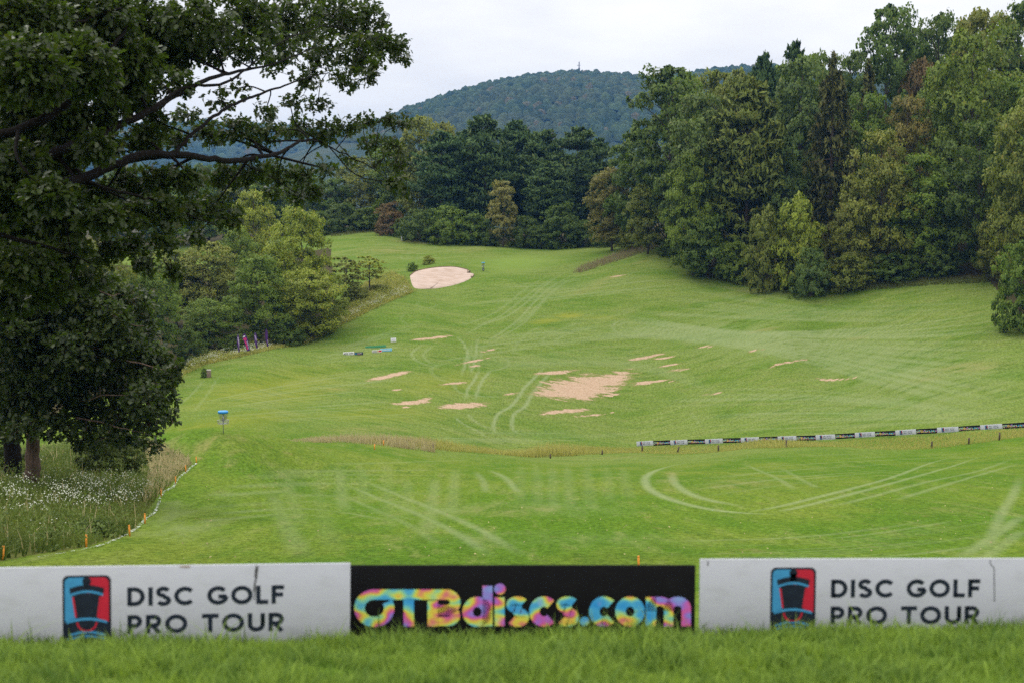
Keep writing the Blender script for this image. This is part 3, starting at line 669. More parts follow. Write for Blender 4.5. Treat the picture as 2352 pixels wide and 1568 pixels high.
KIND = {
 'b1': broadleaf(11, 0.31, 0.06, 60, 13, 24), 'b2': broadleaf(12, 0.27, 0.10, 56, 14, 22, rag=0.5), 'b3': broadleaf(13, 0.36, 0.05, 64, 13, 22, cr=(0.08, 0.14)),
 'b4': broadleaf(14, 0.24, 0.16, 44, 14, 22, rag=0.6, cr=(0.06, 0.11)), 'b5': broadleaf(15, 0.33, 0.03, 58, 13, 22, shape=0.36),
 'w1': broadleaf(21, 0.36, 0.07, 60, 16, 22, leaf=0.013, cr=(0.09, 0.15), flat=0.6, rag=0.4), 'w2': broadleaf(22, 0.42, 0.04, 54, 16, 22, leaf=0.015, cr=(0.1, 0.17), flat=0.6, shape=0.5),
 's1': broadleaf(31, 0.52, 0.0, 40, 12, 24, leaf=0.024, cr=(0.13, 0.22), shape=0.3), 's2': broadleaf(32, 0.66, 0.0, 44, 12, 22, leaf=0.026, cr=(0.14, 0.24), shape=0.25, rag=0.6),
 'u1': broadleaf(41, 0.34, 0.30, 34, 8, 10, leaf=0.020, cr=(0.05, 0.10), rag=0.9, flat=0.8, shape=0.6),
 'p1': pine(51), 'p2': pine(52, R=0.31, irr=0.45, wh=0.042, nb=8, per=105), 'p3': pine(53, R=0.23, irr=0.45, z0=0.18),
 'e1': pine(61, R=0.25, z0=0.04, wh=0.026, nb=6, per=56, tuft=0.018, cone=0.6, spruce=True), 'e2': pine(62, R=0.22, z0=0.06, wh=0.028, nb=6, per=52, tuft=0.018, cone=0.6, spruce=True, irr=0.5),
}
DG, MG, YG = (0.066, 0.107, 0.020), (0.096, 0.148, 0.022), (0.172, 0.210, 0.030)
OL, BR, RD = (0.122, 0.146, 0.030), (0.130, 0.122, 0.036), (0.128, 0.092, 0.044)
PB, PO, SP, BG = (0.049, 0.089, 0.029), (0.094, 0.120, 0.028), (0.070, 0.076, 0.023), (0.082, 0.126, 0.035)
TN = (0.195, 0.190, 0.065)
def plant(kind, name, u, d, vtop, wpx, col, label, cat='tree', group=None, sink=0.15, turn=None, lean=None):
    d = d + (float(np.interp(u, [1560, 1720, 1850, 2000, 2150, 2270, 2352], [2, 6, 9, 12, 15, 18, 16])) if u > 1560 else 0)
    m = KIND[kind]; x = (u - UC) / F_PX * d; z = float(height(x, d)) - sink
    ztop = P(u, vtop, d)[2]; h = ztop - z; w = wpx * d / F_PX / (2 * m['R'])
    e = empty(name, (x, d, z)); e.scale = (w, w, h)
    e.rotation_euler = (0, lean or 0, random.uniform(0, 6.28) if turn is None else turn)
    t = part(m['trunk'], e, 'trunk'); c = part(m['crown'], e, 'crown')
    j = random.uniform(0.92, 1.08); c.color = (col[0] * j * random.uniform(.95, 1.05), col[1] * j, col[2] * j, 1)
    tag(e, label, cat, group); return e
T = plant; RW = 'trees of the wood along the right edge'; CW = 'trees of the wood behind the green'; LW = 'trees of the hollow at left'
# right wood, front row
T('b4','broadleaf_tree',1530,264,147,165,DG,'tall dark broadleaf tree at the left end of the right-hand wood, bare trunk base','tree',RW)
T('b4','broadleaf_tree',1452,272,300,110,DG,'dark broadleaf tree between the pines and the tallest left-end tree of right-hand wood','tree',RW)
T('b2','broadleaf_tree',1405,280,385,105,BR,'brown-tinged olive tree with turning leaves beside the pines right of the green','tree',RW)
T('b2','broadleaf_tree',1487,263,420,95,OL,'olive broadleaf tree under the tall dark tree above the rough grass strip','tree',RW)
T('b4','broadleaf_tree',1640,296,158,120,OL,'pale olive thin-topped tree standing behind the yellow-green tree','tree',RW)
T('b1','broadleaf_tree',1603,250,214,165,BG,'yellow-green broadleaf tree at the corner where the right wood meets the fairway','tree',RW)
T('w1','broadleaf_tree',1590,246,355,120,MG,'feathery light green tree at the front corner of the right wood','tree',RW)
T('p1','white_pine',1712,243,178,185,PO,'olive-green white pine with layered plumes left of the dark spruce','tree',RW)
T('p3','white_pine',1748,280,125,95,PB,'pine with spiky flat top poking above the right wood','tree',RW)
T('p2','white_pine',1806,284,97,110,PB,'leaning pine top standing highest beside the dark spruce','tree',RW,lean=0.06)
T('b2','broadleaf_tree',1838,256,128,150,BG,'blue-green broadleaf tree immediately behind the dark spruce, left side','tree',RW)
T('b1','broadleaf_tree',1800,240,310,115,BG,'grey-green rounded tree between white pine and spruce','tree',RW)
T('e1','spruce_tree',1905,236,122,200,SP,'dark brownish spruce with drooping branches in the middle of right wood','tree',RW)
T('e2','spruce_tree',1985,252,138,150,SP,'second brownish spruce, right behind the drooping one','tree',RW)
T('b4','broadleaf_tree',2032,268,6,150,DG,'tallest dark oak rising clear into the sky above the right wood','tree',RW)
T('b4','broadleaf_tree',2148,272,24,125,DG,'tall dark oak second highest, right of the tallest one','tree',RW)
T('b2','broadleaf_tree',2245,256,20,150,OL,'yellow-olive tall tree top near the upper right corner','tree',RW)
T('b4','broadleaf_tree',2335,250,-4,130,DG,'dark oak reaching the top edge at the upper right corner','tree',RW)
T('b2','broadleaf_tree',2105,262,135,90,RD,'reddish maple showing between the tall oaks and the big maple','tree',RW)
T('b1','broadleaf_tree',2080,232,222,120,BR,'purplish-brown leaved tree left of the big maple','tree',RW)
T('b3','maple_tree',2225,228,78,235,(0.108, 0.156, 0.024),'big yellow-green maple, the broadest crown of the right wood','tree',RW)
T('b3','maple_tree',2320,222,190,180,MG,'green maple behind the right edge, right of the broadest crown','tree',RW)
T('b1','maple_tree',2110,217,355,150,MG,'rounded green maple at the fairway edge below the broad crown','tree',RW)
T('b5','maple_tree',2238,211,285,175,DG,'dark green maple reaching down to the grass at right','tree',RW)
T('b5','broadleaf_tree',2015,220,305,160,OL,'olive tree with brownish top at the fairway edge right of the spruce','tree',RW)
T('b5','broadleaf_tree',1950,221,470,95,OL,'low olive tree in front of the spruce at the fairway edge','tree',RW)
T('b2','broadleaf_tree',2352,195,228,150,OL,'olive-brown tree cut by the right edge of the picture','tree',RW)
T('b5','broadleaf_tree',2300,203,470,110,OL,'low olive tree with skirts on the grass near the right edge','tree',RW)
T('b2','broadleaf_tree',2440,205,150,190,MG,'green tree just beyond the right edge of the picture','tree',RW)
T('b3','broadleaf_tree',1960,285,180,170,DG,'dark tree filling the wood behind the spruces','tree',RW)
T('b3','broadleaf_tree',1690,300,215,150,DG,'dark tree filling the wood behind the olive pine','tree',RW)
T('b3','broadleaf_tree',2180,300,95,170,DG,'dark tree filling the wood behind the big maple','tree',RW)
T('b3','broadleaf_tree',1580,305,180,110,DG,'dark round-topped tree behind the left-end tree of right wood','tree',RW)
T('b2','broadleaf_tree',1690,288,160,110,OL,'olive rounded top between yellow-green corner tree and flat-topped pine','tree',RW)
T('b2','broadleaf_tree',1782,292,150,110,MG,'green rounded top between the two pine tops of the right wood','tree',RW)
T('b1','broadleaf_tree',1868,276,122,120,MG,'green rounded top right of the leaning pine','tree',RW)
T('b2','broadleaf_tree',1945,280,118,120,DG,'dark rounded top between the two spruces','tree',RW)
T('b2','broadleaf_tree',2088,288,62,130,DG,'dark crown filling between the two tallest oaks','tree',RW)
T('b1','broadleaf_tree',2195,276,45,130,MG,'green crown between second tallest oak and the yellow-olive top','tree',RW)
T('b1','broadleaf_tree',2290,270,35,130,MG,'green crown left of the corner oak','tree',RW)
T('b2','broadleaf_tree',1560,285,165,110,MG,'green crown just right of the tall left-end tree','tree',RW)
T('b1','broadleaf_tree',1990,240,215,130,MG,'green tree rising right behind the olive fairway-edge tree','tree',RW)
T('b1','broadleaf_tree',2160,240,150,150,MG,'green tree behind and left of the big maple','tree',RW)
SB = 'shrubs along the foot of the woods'
T('s1','shrub',1762,228,492,100,OL,'tall yellow-green shrub standing furthest out left of the pair on the grass','shrub',SB)
T('s1','shrub',1835,224,465,115,YG,'tall bright green shrub in front of the spruce at the grass edge','shrub',SB)
T('s2','shrub',1862,219,575,90,BG,'grey-green rounded shrub in front of the bright tall shrub','shrub',SB)
T('s2','shrub',1628,243,500,150,DG,'dark shrub mass under the olive white pine','shrub',SB)
T('s2','shrub',1690,238,560,90,MG,'mid green shrub between the dark mass and the yellow shrub','shrub',SB)
T('s2','shrub',1950,217,590,110,OL,'low olive shrub on the grass right of the grey-green one','shrub',SB)
T('s2','shrub',2050,216,585,120,DG,'low dark shrub beneath the olive fairway-edge tree','shrub',SB)
T('s1','shrub',2345,179,565,120,MG,'large leafy shrub on the slope at the right edge','shrub',SB)
T('s2','shrub',1545,260,545,70,DG,'small dark shrub at the top of the rough grass strip','shrub',SB)
T('s1','shrub',2160,212,560,90,DG,'dark shrub tucked under the green maples','shrub',SB)
# wood behind the green
T('p2','white_pine',1115,320,264,165,PB,'tall white pine with pointed top, the highest behind the green','tree',CW)
T('p3','white_pine',1186,330,278,115,PB,'narrow white pine just right of the highest one','tree',CW)
T('p1','white_pine',1248,326,300,150,PB,'white pine in the middle of the row behind the green','tree',CW)
T('p2','white_pine',1325,316,292,175,PB,'broad flat-topped white pine at the right end of the row','tree',CW)
T('p1','white_pine',1262,307,372,125,PB,'shorter white pine standing forward in the row','tree',CW)
T('p2','white_pine',1375,322,318,130,PB,'dark pine between the flat-topped pine and brown-tinged tree','tree',CW)
T('p2','white_pine',1015,318,302,160,PB,'dark irregular pine at the left end of the row, vines below','tree',CW)
T('p3','white_pine',1070,330,300,130,PB,'half hidden pine left behind the highest one','tree',CW)
T('b2','broadleaf_tree',968,332,266,110,OL,'olive-brown round-topped tree left of the pines','tree',CW)
T('b4','broadleaf_tree',1018,340,278,70,OL,'small olive top showing between two dark pines','tree',CW)
T('b4','chestnut_tree',1155,300,413,62,TN,'pale tan-green slim tree in front of the pines','tree',CW)
T('b2','broadleaf_tree',905,338,322,110,MG,'mid green tree behind the drooping oak branch tip','tree',CW)
T('b3','broadleaf_tree',830,342,362,130,OL,'yellow-olive rounded tree across the meadow, seen under the oak','tree',CW)
T('b1','broadleaf_tree',765,338,410,100,DG,'dark tree left of the yellow-olive rounded one','tree',CW)
T('b3','broadleaf_tree',700,342,400,130,DG,'dark tree behind the yellow-green walnut top','tree',CW)
T('b2','broadleaf_tree',630,345,385,120,MG,'green tree at far left of the wood behind the meadow','tree',CW)
T('b2','broadleaf_tree',560,345,395,120,OL,'olive tree half hidden behind oak leaves, left of the wood','tree',CW)
T('b3','broadleaf_tree',480,345,380,140,DG,'dark tree far behind the oak limb','tree',CW)
T('b1','broadleaf_tree',390,340,390,130,MG,'green tree far behind the oak, left of the dark one','tree',CW)
T('b3','broadleaf_tree',290,335,385,150,DG,'dark tree furthest left behind the oak leaves','tree',CW)
for u, d, vt, w, c, k, l in [(965,306,485,90,DG,'s2','dark shrub left under the pines beside the white bin'),(1030,304,478,100,MG,'s2','vine-covered shrub under the left end pine'),
        (1085,303,495,90,MG,'s2','spreading green shrub mass left of the pale tan tree'),(1120,302,520,70,DG,'s2','low dark shrub against the pale tan tree'),
        (1205,301,500,80,DG,'s2','dark shrub right of the pale tan tree'),(1290,298,475,100,DG,'s1','large dark green shrub below the flat-topped pine'),
        (1240,299,520,70,DG,'s2','low shrub between two larger ones behind the green'),(1340,298,510,80,DG,'s2','dark low shrub at the right end behind the green'),
        (1400,292,515,80,DG,'s2','low dark shrub below the brown-tinged tree'),(1455,274,520,80,OL,'s2','olive low shrub above the rough grass strip'),
        (897,318,470,70,RD,'s1','rusty red-brown shrub at the edge of the meadow'),(845,331,480,90,MG,'s2','green shrub beneath the yellow-olive tree'),
        (790,330,470,90,DG,'s2','dark shrub left of the green one across the meadow'),(735,326,490,80,DG,'s2','dark shrub behind the walnut across the meadow'),
        (935,313,500,60,DG,'s2','small dark shrub behind the white bin')]:
    T(k,'shrub',u,d,vt,w,c,l,'shrub',SB)
# hollow at left
T('w1','walnut_tree',688,229,478,150,YG,'tall yellow-green walnut tree in the hollow','tree',LW)
T('w2','walnut_tree',712,219,622,160,YG,'low spreading yellow-green walnut in front of the tall one','tree',LW)
T('w1','walnut_tree',592,216,590,140,MG,'darker green walnut behind the purple flags','tree',LW)
T('b1','broadleaf_tree',588,268,438,110,YG,'yellow-green tree behind, between oak leaves and tall walnut','tree',LW)
T('b1','broadleaf_tree',642,236,552,80,BG,'blue-green small tree left of the tall walnut','tree',LW)
T('w2','broadleaf_tree',478,211,688,130,MG,'low green tree left of the purple flags','tree',LW)
T('b2','locust_tree',478,228,556,130,OL,'olive-tan locust tree right of the dark oak mass','tree',LW)
T('b2','locust_tree',405,232,570,120,OL,'olive locust tree close behind the dark oak mass','tree',LW)
T('b3','broadleaf_tree',540,250,520,120,MG,'green tree filling between locust and walnut','tree',LW)
T('w2','broadleaf_tree',330,200,600,170,MG,'green tree behind the dark oak mass, right part','tree',LW)
T('w2','broadleaf_tree',200,185,560,200,OL,'olive tree behind the dark oak mass, middle part','tree',LW)
T('b3','broadleaf_tree',60,180,540,220,MG,'green tree behind the dark oak mass at the left edge','tree',LW)
T('u1','sumac_tree',792,237,590,95,OL,'thin-stemmed small tree with leafy top, left of the pair beside the bunker bank','tree',LW)
T('u1','sumac_tree',846,242,588,90,YG,'thin-stemmed small tree with leafy top nearer the bunker','tree',LW)
for u, d, vt, w, c, k, l in [(655,214,735,80,DG,'s2','dark shrub at the foot of the low walnut'),(540,207,770,70,DG,'s2','dark shrub behind the leftmost purple flag'),
        (430,204,760,80,DG,'s2','dark shrub at the edge of the oak mass'),(815,236,650,60,OL,'s2','olive brush under the thin-stemmed trees'),
        (770,231,690,60,OL,'s2','olive brush left of the thin-stemmed trees'),(745,226,725,50,YG,'s2','yellow-green brush by the hollow path'),
        (465,186,846,14,DG,'s2','tiny dark bush beside the brown post'),(985,266,588,30,YG,'s1','yellowish bush on the bunker bank top'),(948,259,604,26,MG,'s1','small green bush left above the bunker'),
        (925,250,660,40,YG,'s2','yellow-green bush at the bunker left corner'),(870,243,655,60,OL,'s2','olive bush low on the bunker bank')]:
    T(k,'shrub',u,d,vt,w,c,l,'shrub',SB)

# ------------------------------------------------------------------ big oaks at left
oak_bark = bark_mat('oak_bark', (0.011, 0.009, 0.008), 2.0); brown_bark = bark_mat('brown_bark', (0.15, 0.105, 0.08), 2.0)
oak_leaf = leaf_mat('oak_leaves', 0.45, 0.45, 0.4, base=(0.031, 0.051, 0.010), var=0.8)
def oak(name, label, limbs, blobs, per_px, leaf, seed, bark, cat='tree'):
    r = np.random.default_rng(seed)
    root_p = np.array(P(*limbs[0][0][:3])); root_p[2] = float(height(root_p[0], root_p[1])) - 0.1
    e = empty(name, tuple(root_p)); tag(e, label, cat)
    samples = []
    for li, L in enumerate(limbs):
        pts = smooth_line([P(*q[:3]) for q in L], 6); rad = smooth_line([[q[3], 0, 0] for q in L], 6)[:, 0]
        if li == 0: pts[0, 2] = root_p[2]
        jit = r.normal(0, 0.012, pts.shape) * (1 + rad[:, None] * 3); pts = pts + jit
        mb = MB(); mb.tube(pts - root_p, rad * (1.0 if li == 0 else 0.68), 9); mb.build('trunk' if li == 0 else 'limb', bark, e, smooth=True)
        samples.append(np.column_stack([pts, rad]))
    S = np.concatenate(samples)
    LV, LC, tw = [], [], MB(); cnt = 0
    for (u, v, ru, rv, d, den) in blobs:
        c = np.array(P(u, v, d)); k = d / F_PX; rx, rz = ru * k, rv * k; ry = (rx + rz) * 0.55
        dist = np.linalg.norm(S[:, :3] - c, axis=1); j = int(np.argmin(dist + S[:, 3] * -2)); a = S[j, :3]
        mid = (a + c) / 2 + r.normal(0, 0.12, 3) * np.linalg.norm(c - a) + np.array([0, 0, 0.1])
        tw.tube(smooth_line([a, mid, c], 4) - root_p, np.linspace(min(0.05, S[j, 3] * 0.5), 0.015, 9), 5, caps=False)
        nclu = max(6, int(ru * rv * per_px * den))
        q = unit(nclu, r) * (r.random((nclu, 1)) ** 0.42); pc = c + q * np.array([rx, ry, rz])
        for p in pc[::2]:
            m2 = c + (p - c) * 0.55 + r.normal(0, 0.06, 3)
            tw.tube(np.array([c + (p - c) * 0.1, m2, p]) - root_p, [0.010, 0.007, 0.004], 3, caps=False)
        ax = q + unit(nclu, r) * 0.7 + np.array([0, 0, -0.15]); ax /= np.linalg.norm(ax, axis=1, keepdims=True)
        nl = 10
        dirs = ax[:, None] * 0.75 + unit(nclu * nl, r).reshape(nclu, nl, 3) * 0.95 + np.array([0, 0, -0.22])
        dirs /= np.linalg.norm(dirs, axis=2, keepdims=True)
        basep = pc[:, None] + unit(nclu * nl, r).reshape(nclu, nl, 3) * 0.13
        LV.append(np.concatenate([basep.reshape(-1, 3), dirs.reshape(-1, 3)], 1)); LC.append(np.repeat(np.clip(r.normal(0.5, 0.2) + r.normal(0, 0.15, nclu), 0, 1), nl))
    B = np.concatenate(LV); cl = np.concatenate(LC); n = len(B); b, dr = B[:, :3], B[:, 3:]
    up = np.array([0, 0, 1.0]) + unit(n, r) * 0.75
    sd = np.cross(dr, up); sd /= np.linalg.norm(sd, axis=1, keepdims=True) + 1e-9; nn = np.cross(sd, dr)
    s = (leaf * r.uniform(0.7, 1.25, n))[:, None]
    V = np.stack([b, b + dr * s * 0.38 + sd * s * 0.34 + nn * s * 0.06, b + dr * s * 0.52 + sd * s * 0.12, b + dr * s * 0.66 + sd * s * 0.30 + nn * s * 0.04, b + dr * s - nn * s * 0.12,
                  b + dr * s * 0.66 - sd * s * 0.30 + nn * s * 0.04, b + dr * s * 0.52 - sd * s * 0.12, b + dr * s * 0.38 - sd * s * 0.34 + nn * s * 0.06], 1)
    f = np.array([(0, 1, 2), (2, 3, 4), (0, 2, 6), (2, 4, 6), (0, 6, 7), (6, 4, 5)])
    Fc = (f[None] + (np.arange(n) * 8)[:, None, None]).reshape(-1, 3)
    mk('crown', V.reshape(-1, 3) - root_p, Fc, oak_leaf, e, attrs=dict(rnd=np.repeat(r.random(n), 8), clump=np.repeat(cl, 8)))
    tag(tw.build('branches', bark, e, smooth=True), None, kind='stuff')
    return n
def D1(u): return 31 + 15.0 * max(0, min(1, u / 900.0))
up_l = [
 [(-330,1300,30,.62),(-320,1050,30,.55),(-300,800,30,.5),(-280,600,30.5,.46),(-250,470,31,.42),(-230,300,31,.36),(-200,120,31.5,.28),(-180,-80,32,.2)],
 [(-270,560,30.5,.30),(-120,480,31,.25),(0,437,31.5,.21),(100,425,32,.19),(190,412,33,.175),(260,380,33.6,.165),(330,357,34.2,.15),(400,356,35,.14),(460,362,36,.125),(530,370,37.4,.11),(590,362,38.6,.095),(640,352,39.6,.08),(690,325,41,.06),(730,326,42,.045),(780,350,43.3,.03),(850,385,44.5,.022),(905,420,45,.012)],
 [(400,355,35,.075),(440,310,35.6,.07),(500,262,36.5,.062),(560,230,37.5,.055),(620,208,39,.045),(690,185,40.5,.03),(760,165,42,.018)],
 [(-200,500,31,.24),(-40,420,31,.2),(90,365,31.5,.17),(200,325,32.5,.155),(270,290,33.4,.14),(340,258,34,.12),(400,222,34.8,.1),(470,185,36,.08),(540,165,37.5,.06),(620,150,39,.04),(720,110,41,.025)],
 [(-200,380,31,.22),(-60,330,30.5,.17),(60,290,30.6,.14),(145,248,31.2,.12),(200,185,31.8,.1),(245,130,32.4,.08),(290,60,33,.05)],
 [(-225,200,31,.2),(-80,140,31,.13),(40,110,31,.09),(150,60,31.8,.06),(280,20,33,.035)],
 [(340,258,34,.07),(420,205,35,.06),(520,190,36,.05),(590,140,38,.035),(660,90,40,.025),(760,60,42,.018),(860,90,44,.012)],
 [(200,418,33,.06),(270,440,33.4,.05),(330,452,34,.045),(400,475,35,.035),(450,500,36,.025),(500,520,37,.015)],
 [(340,455,34,.03),(300,475,33.8,.024),(275,520,33.6,.018),(250,560,33.6,.012)],
 [(190,412,33,.05),(320,480,34,.03),(380,560,34.5,.018),(395,620,34.7,.01)],
 [(545,368,37.6,.03),(610,400,38.8,.024),(660,430,40,.016),(700,455,40.6,.01)],
 [(-240,420,31,.16),(-60,520,30.8,.1),(80,560,31,.06),(180,590,31.6,.03)],
]
ub = [(60,60,110,80,1),(200,40,110,70,1),(330,60,90,70,.9),(450,50,90,60,.85),(560,40,80,60,.8),(660,50,90,60,.85),(760,40,70,60,.9),(840,55,50,55,1),(885,105,48,36,1),(820,120,55,42,.9),(740,120,55,42,.7),(650,115,55,38,.6),(560,110,55,35,.55),(480,115,55,40,.7),(390,120,65,50,.9),
 (290,140,80,60,1),(180,150,90,70,1),(70,160,90,80,1),(920,125,22,18,1),(850,165,32,24,.9),(795,185,40,24,.7),(710,178,42,26,.6),(640,165,35,20,.4),(540,205,35,22,.4),(665,235,40,20,.45),(610,255,40,18,.5),(730,240,35,18,.5),(500,235,30,20,.4),
 (60,280,90,80,1),(150,280,60,60,1),(240,250,50,45,.9),(320,215,45,40,.9),(40,400,80,70,1),(130,370,60,50,1),(220,340,40,35,1),(400,190,45,30,.7),(360,280,35,25,.8),
 (430,262,38,22,.6),(480,305,42,26,.8),(540,300,42,26,.8),(610,305,48,26,.9),(680,292,42,24,.9),(740,305,42,24,.9),(800,288,38,20,.8),(850,282,34,18,.8),(900,275,34,18,1),(935,282,12,14,1),
 (330,315,38,30,.9),(400,322,38,24,.9),(860,330,36,22,.7),(905,335,26,22,.9),(915,380,18,32,.9),(905,420,17,26,.9),(932,440,8,14,1),(880,365,20,16,.5),
 (230,440,50,28,1),(300,425,50,32,1),(370,412,48,30,1),(440,415,42,28,1),(510,408,42,28,1),(580,398,42,24,1),(640,395,38,26,.9),(690,405,32,26,.9),(722,440,26,22,.9),(750,385,30,18,.6),(800,365,22,14,.6),(680,450,26,20,.8),(620,440,22,16,.7),
 (60,520,80,60,1),(150,500,60,50,1),(230,505,48,38,.9),(300,495,46,32,.9),(370,485,42,32,.9),(430,485,42,32,.9),(490,475,38,32,.9),(530,500,26,24,.9),(450,540,28,22,.8),(380,550,26,28,.7),(310,560,32,26,.7),(240,580,38,28,.8),(160,585,50,38,.9),(60,610,80,50,1),(335,605,22,20,.7),(395,625,20,17,.8),(110,450,60,40,1),(20,460,60,50,1),(180,430,40,30,.9),(100,220,80,60,1),(30,90,70,60,1),(250,330,40,30,.7),(290,190,60,50,.8),(20,680,60,40,.9),(110,660,60,40,.8),(200,640,45,30,.7)]
nu = oak('oak_tree', 'huge dark oak whose limbs hang across the upper left', up_l, [(u, v, ru, rv, D1(u) + rng.normal(-0.5, 1.8), den * (1.1 if u < 400 else 0.85)) for u, v, ru, rv, den in ub], 0.042, 0.17, 71, oak_bark)
lo_l = [
 [(76,1092,59,.33),(75,1040,59,.29),(76,980,59,.27),(80,880,59,.25),(88,780,59,.22),(95,680,59,.18),(100,560,59,.12),(105,450,59,.06)],
 [(80,900,59,.12),(140,850,58,.09),(220,830,57,.07),(300,830,56.5,.045),(380,850,56,.02)],[(85,820,59,.12),(150,760,58.5,.09),(240,740,58,.06),(330,750,57,.025)],
 [(78,960,59,.1),(130,950,58,.075),(210,965,57.5,.05),(290,985,57,.03),(360,1000,57,.012)],[(82,860,59,.1),(30,820,58,.07),(-40,800,57.5,.04)],[(90,740,59,.1),(40,680,58.5,.06),(0,640,58,.03)],[(92,700,59,.1),(180,660,58,.06),(260,680,57.5,.03)],
 [(150,935,58,.05),(230,910,57,.04),(320,905,56.5,.025),(395,890,56,.012)],
]
lb = [(60,720,100,70,1),(170,700,70,60,1),(255,725,55,38,.8),(60,820,100,70,1),(180,800,80,60,1),(280,790,58,42,.9),(335,765,32,28,.7),(335,830,58,42,1),(60,905,85,50,1),(180,890,80,52,1),(280,890,66,46,1),(358,878,46,32,1),(398,868,20,16,1),
 (200,950,56,36,.9),(280,955,50,36,.9),(340,965,46,32,1),(390,955,22,18,1),(110,955,46,26,.8),(30,955,36,24,.8),(245,1005,36,20,.7),(305,1005,36,22,.9),(348,1018,24,13,.9),(130,650,70,40,1),(30,660,60,40,1),(230,660,50,35,.9),(300,690,45,35,.8),(340,720,35,28,.7),(20,760,60,50,1),(120,760,70,50,1),(230,840,60,45,1),(120,860,70,50,1),(20,860,60,40,1),(400,845,22,18,.9),(330,920,50,35,1),(380,915,30,22,1),(50,985,55,26,.8),(140,985,50,24,.7),(200,1010,45,22,.7),(0,980,40,24,.8)]
nl_ = oak('oak_tree', 'low-branched dark oak with a reddish trunk above the white-flowered weeds', lo_l, [(u, v, ru, rv, 57.5 + rng.normal(0, 1.2), den) for u, v, ru, rv, den in lb], 0.042, 0.23, 72, brown_bark)
l2 = [[(30,1070,63,.40),(28,1020,63,.36),(26,940,63,.34),(24,820,63,.3),(20,700,63,.24),(15,560,63,.14)],[(25,860,63,.14),(-40,800,63,.08),(-110,780,63,.03)],[(22,760,63,.12),(-50,680,63,.07),(-120,640,63,.03)]]
b2_ = [(-30,720,70,60,.8),(-90,800,60,60,.8),(-60,640,70,60,.8),(20,600,60,50,.8),(-20,880,60,40,.7),(30,800,50,50,.7)]
oak('oak_tree', 'oak with a thick black trunk at the left edge behind the reddish trunk', l2, [(u, v, ru, rv, 62.0 + rng.normal(0, 1.0), den) for u, v, ru, rv, den in b2_], 0.034, 0.26, 73, oak_bark)

# ------------------------------------------------------------------ long grass, weeds, flowers, turf
def blade_mat(name, lo, hi, tipc):
    g = NG(name); r = g.attr('rnd'); t = g.attr('tip')
    c = g.mix(r, lo, hi); c = g.mix(g.math('MULTIPLY', t, 0.55), c, tipc)
    p = g.pbr(c, 0.6, 0.08); tr_ = g.n('ShaderNodeBsdfTranslucent'); g.l(c, tr_.inputs[0])
    mx = g.n('ShaderNodeMixShader'); mx.inputs[0].default_value = 0.3; g.l(p, mx.inputs[1]); g.l(tr_.outputs[0], mx.inputs[2])
    return g.done(mx.outputs[0])
def blades(name, pts, h, w, mat, label, lean=0.35, seed=5, segs=2, parent=None, rn=None):
    r = np.random.default_rng(seed); n = len(pts); a = r.uniform(0, 6.283, n); la = r.uniform(0, 6.283, n)
    sd = np.stack([np.cos(a), np.sin(a), np.zeros(n)], 1); ln = np.stack([np.cos(la), np.sin(la), np.zeros(n)], 1) * (np.abs(r.normal(0, lean, n)) * h)[:, None]
    up = np.zeros((n, 3)); up[:, 2] = h; W = w[:, None] if not np.isscalar(w) else w
    p = pts - np.array([0, 0, 0.02]); rn = r.random(n) if rn is None else rn
    if segs == 2:
        V = np.stack([p - sd * W, p + sd * W, p + up * .55 + ln * .35 + sd * W * .75, p + up * .55 + ln * .35 - sd * W * .75, p + up * .95 + ln], 1)
        f = np.array([(0, 1, 2), (0, 2, 3), (3, 2, 4)]); tip = np.tile([0, 0, .5, .5, 1], n); m = 5
    else:
        V = np.stack([p - sd * W, p + sd * W, p + up + ln], 1); f = np.array([(0, 1, 2)]); tip = np.tile([0, 0, 1], n); m = 3
    Fc = (f[None] + (np.arange(n) * m)[:, None, None]).reshape(-1, 3)
    o = mk(name, V.reshape(-1, 3), Fc, mat, attrs=dict(rnd=np.repeat(rn, m), tip=tip)); tag(o, label, kind='stuff'); return o
def scatter_uv(poly, n, seed, **kw):
    r = np.random.default_rng(seed); p = np.array(poly, float); lo, hi = p.min(0), p.max(0); o = []
    while len(o) < n:
        q = r.uniform(lo, hi, (n, 2)); q = q[in_poly(q[:, 0], q[:, 1], poly)]; o += list(q)
    o = np.array(o[:n]); g = ground(o[:, 0], o[:, 1], **kw); return g[~np.isnan(g[:, 0])]
def scatter_xy(poly, n, seed):
    r = np.random.default_rng(seed); p = np.array(poly, float); lo, hi = p.min(0), p.max(0); o = []
    while len(o) < n:
        q = r.uniform(lo, hi, (n, 2)); q = q[in_poly(q[:, 0], q[:, 1], poly)]; o += list(q)
    o = np.array(o[:n]); return np.column_stack([o, height(o[:, 0], o[:, 1])])
turf_blade = blade_mat('turf_blades', (0.022, 0.085, 0.002), (0.215, 0.325, 0.020), (0.27, 0.37, 0.10))
r_ = np.random.default_rng(9)
npt = 85000
xy = np.column_stack([r_.uniform(-4.6, 4.6, npt), 10.25 - 4.3 * r_.random(npt) ** 0.9])
pts = np.column_stack([xy, height(xy[:, 0], xy[:, 1])])
cl = 0.78 + 0.2 * np.sin(xy[:, 0] * 11 + 3 * np.sin(xy[:, 1] * 7)) + 0.3 * np.sin(xy[:, 0] * 3.1 + 2 * np.sin(xy[:, 1] * 2.3)) * np.sin(xy[:, 1] * 4.0 + xy[:, 0])
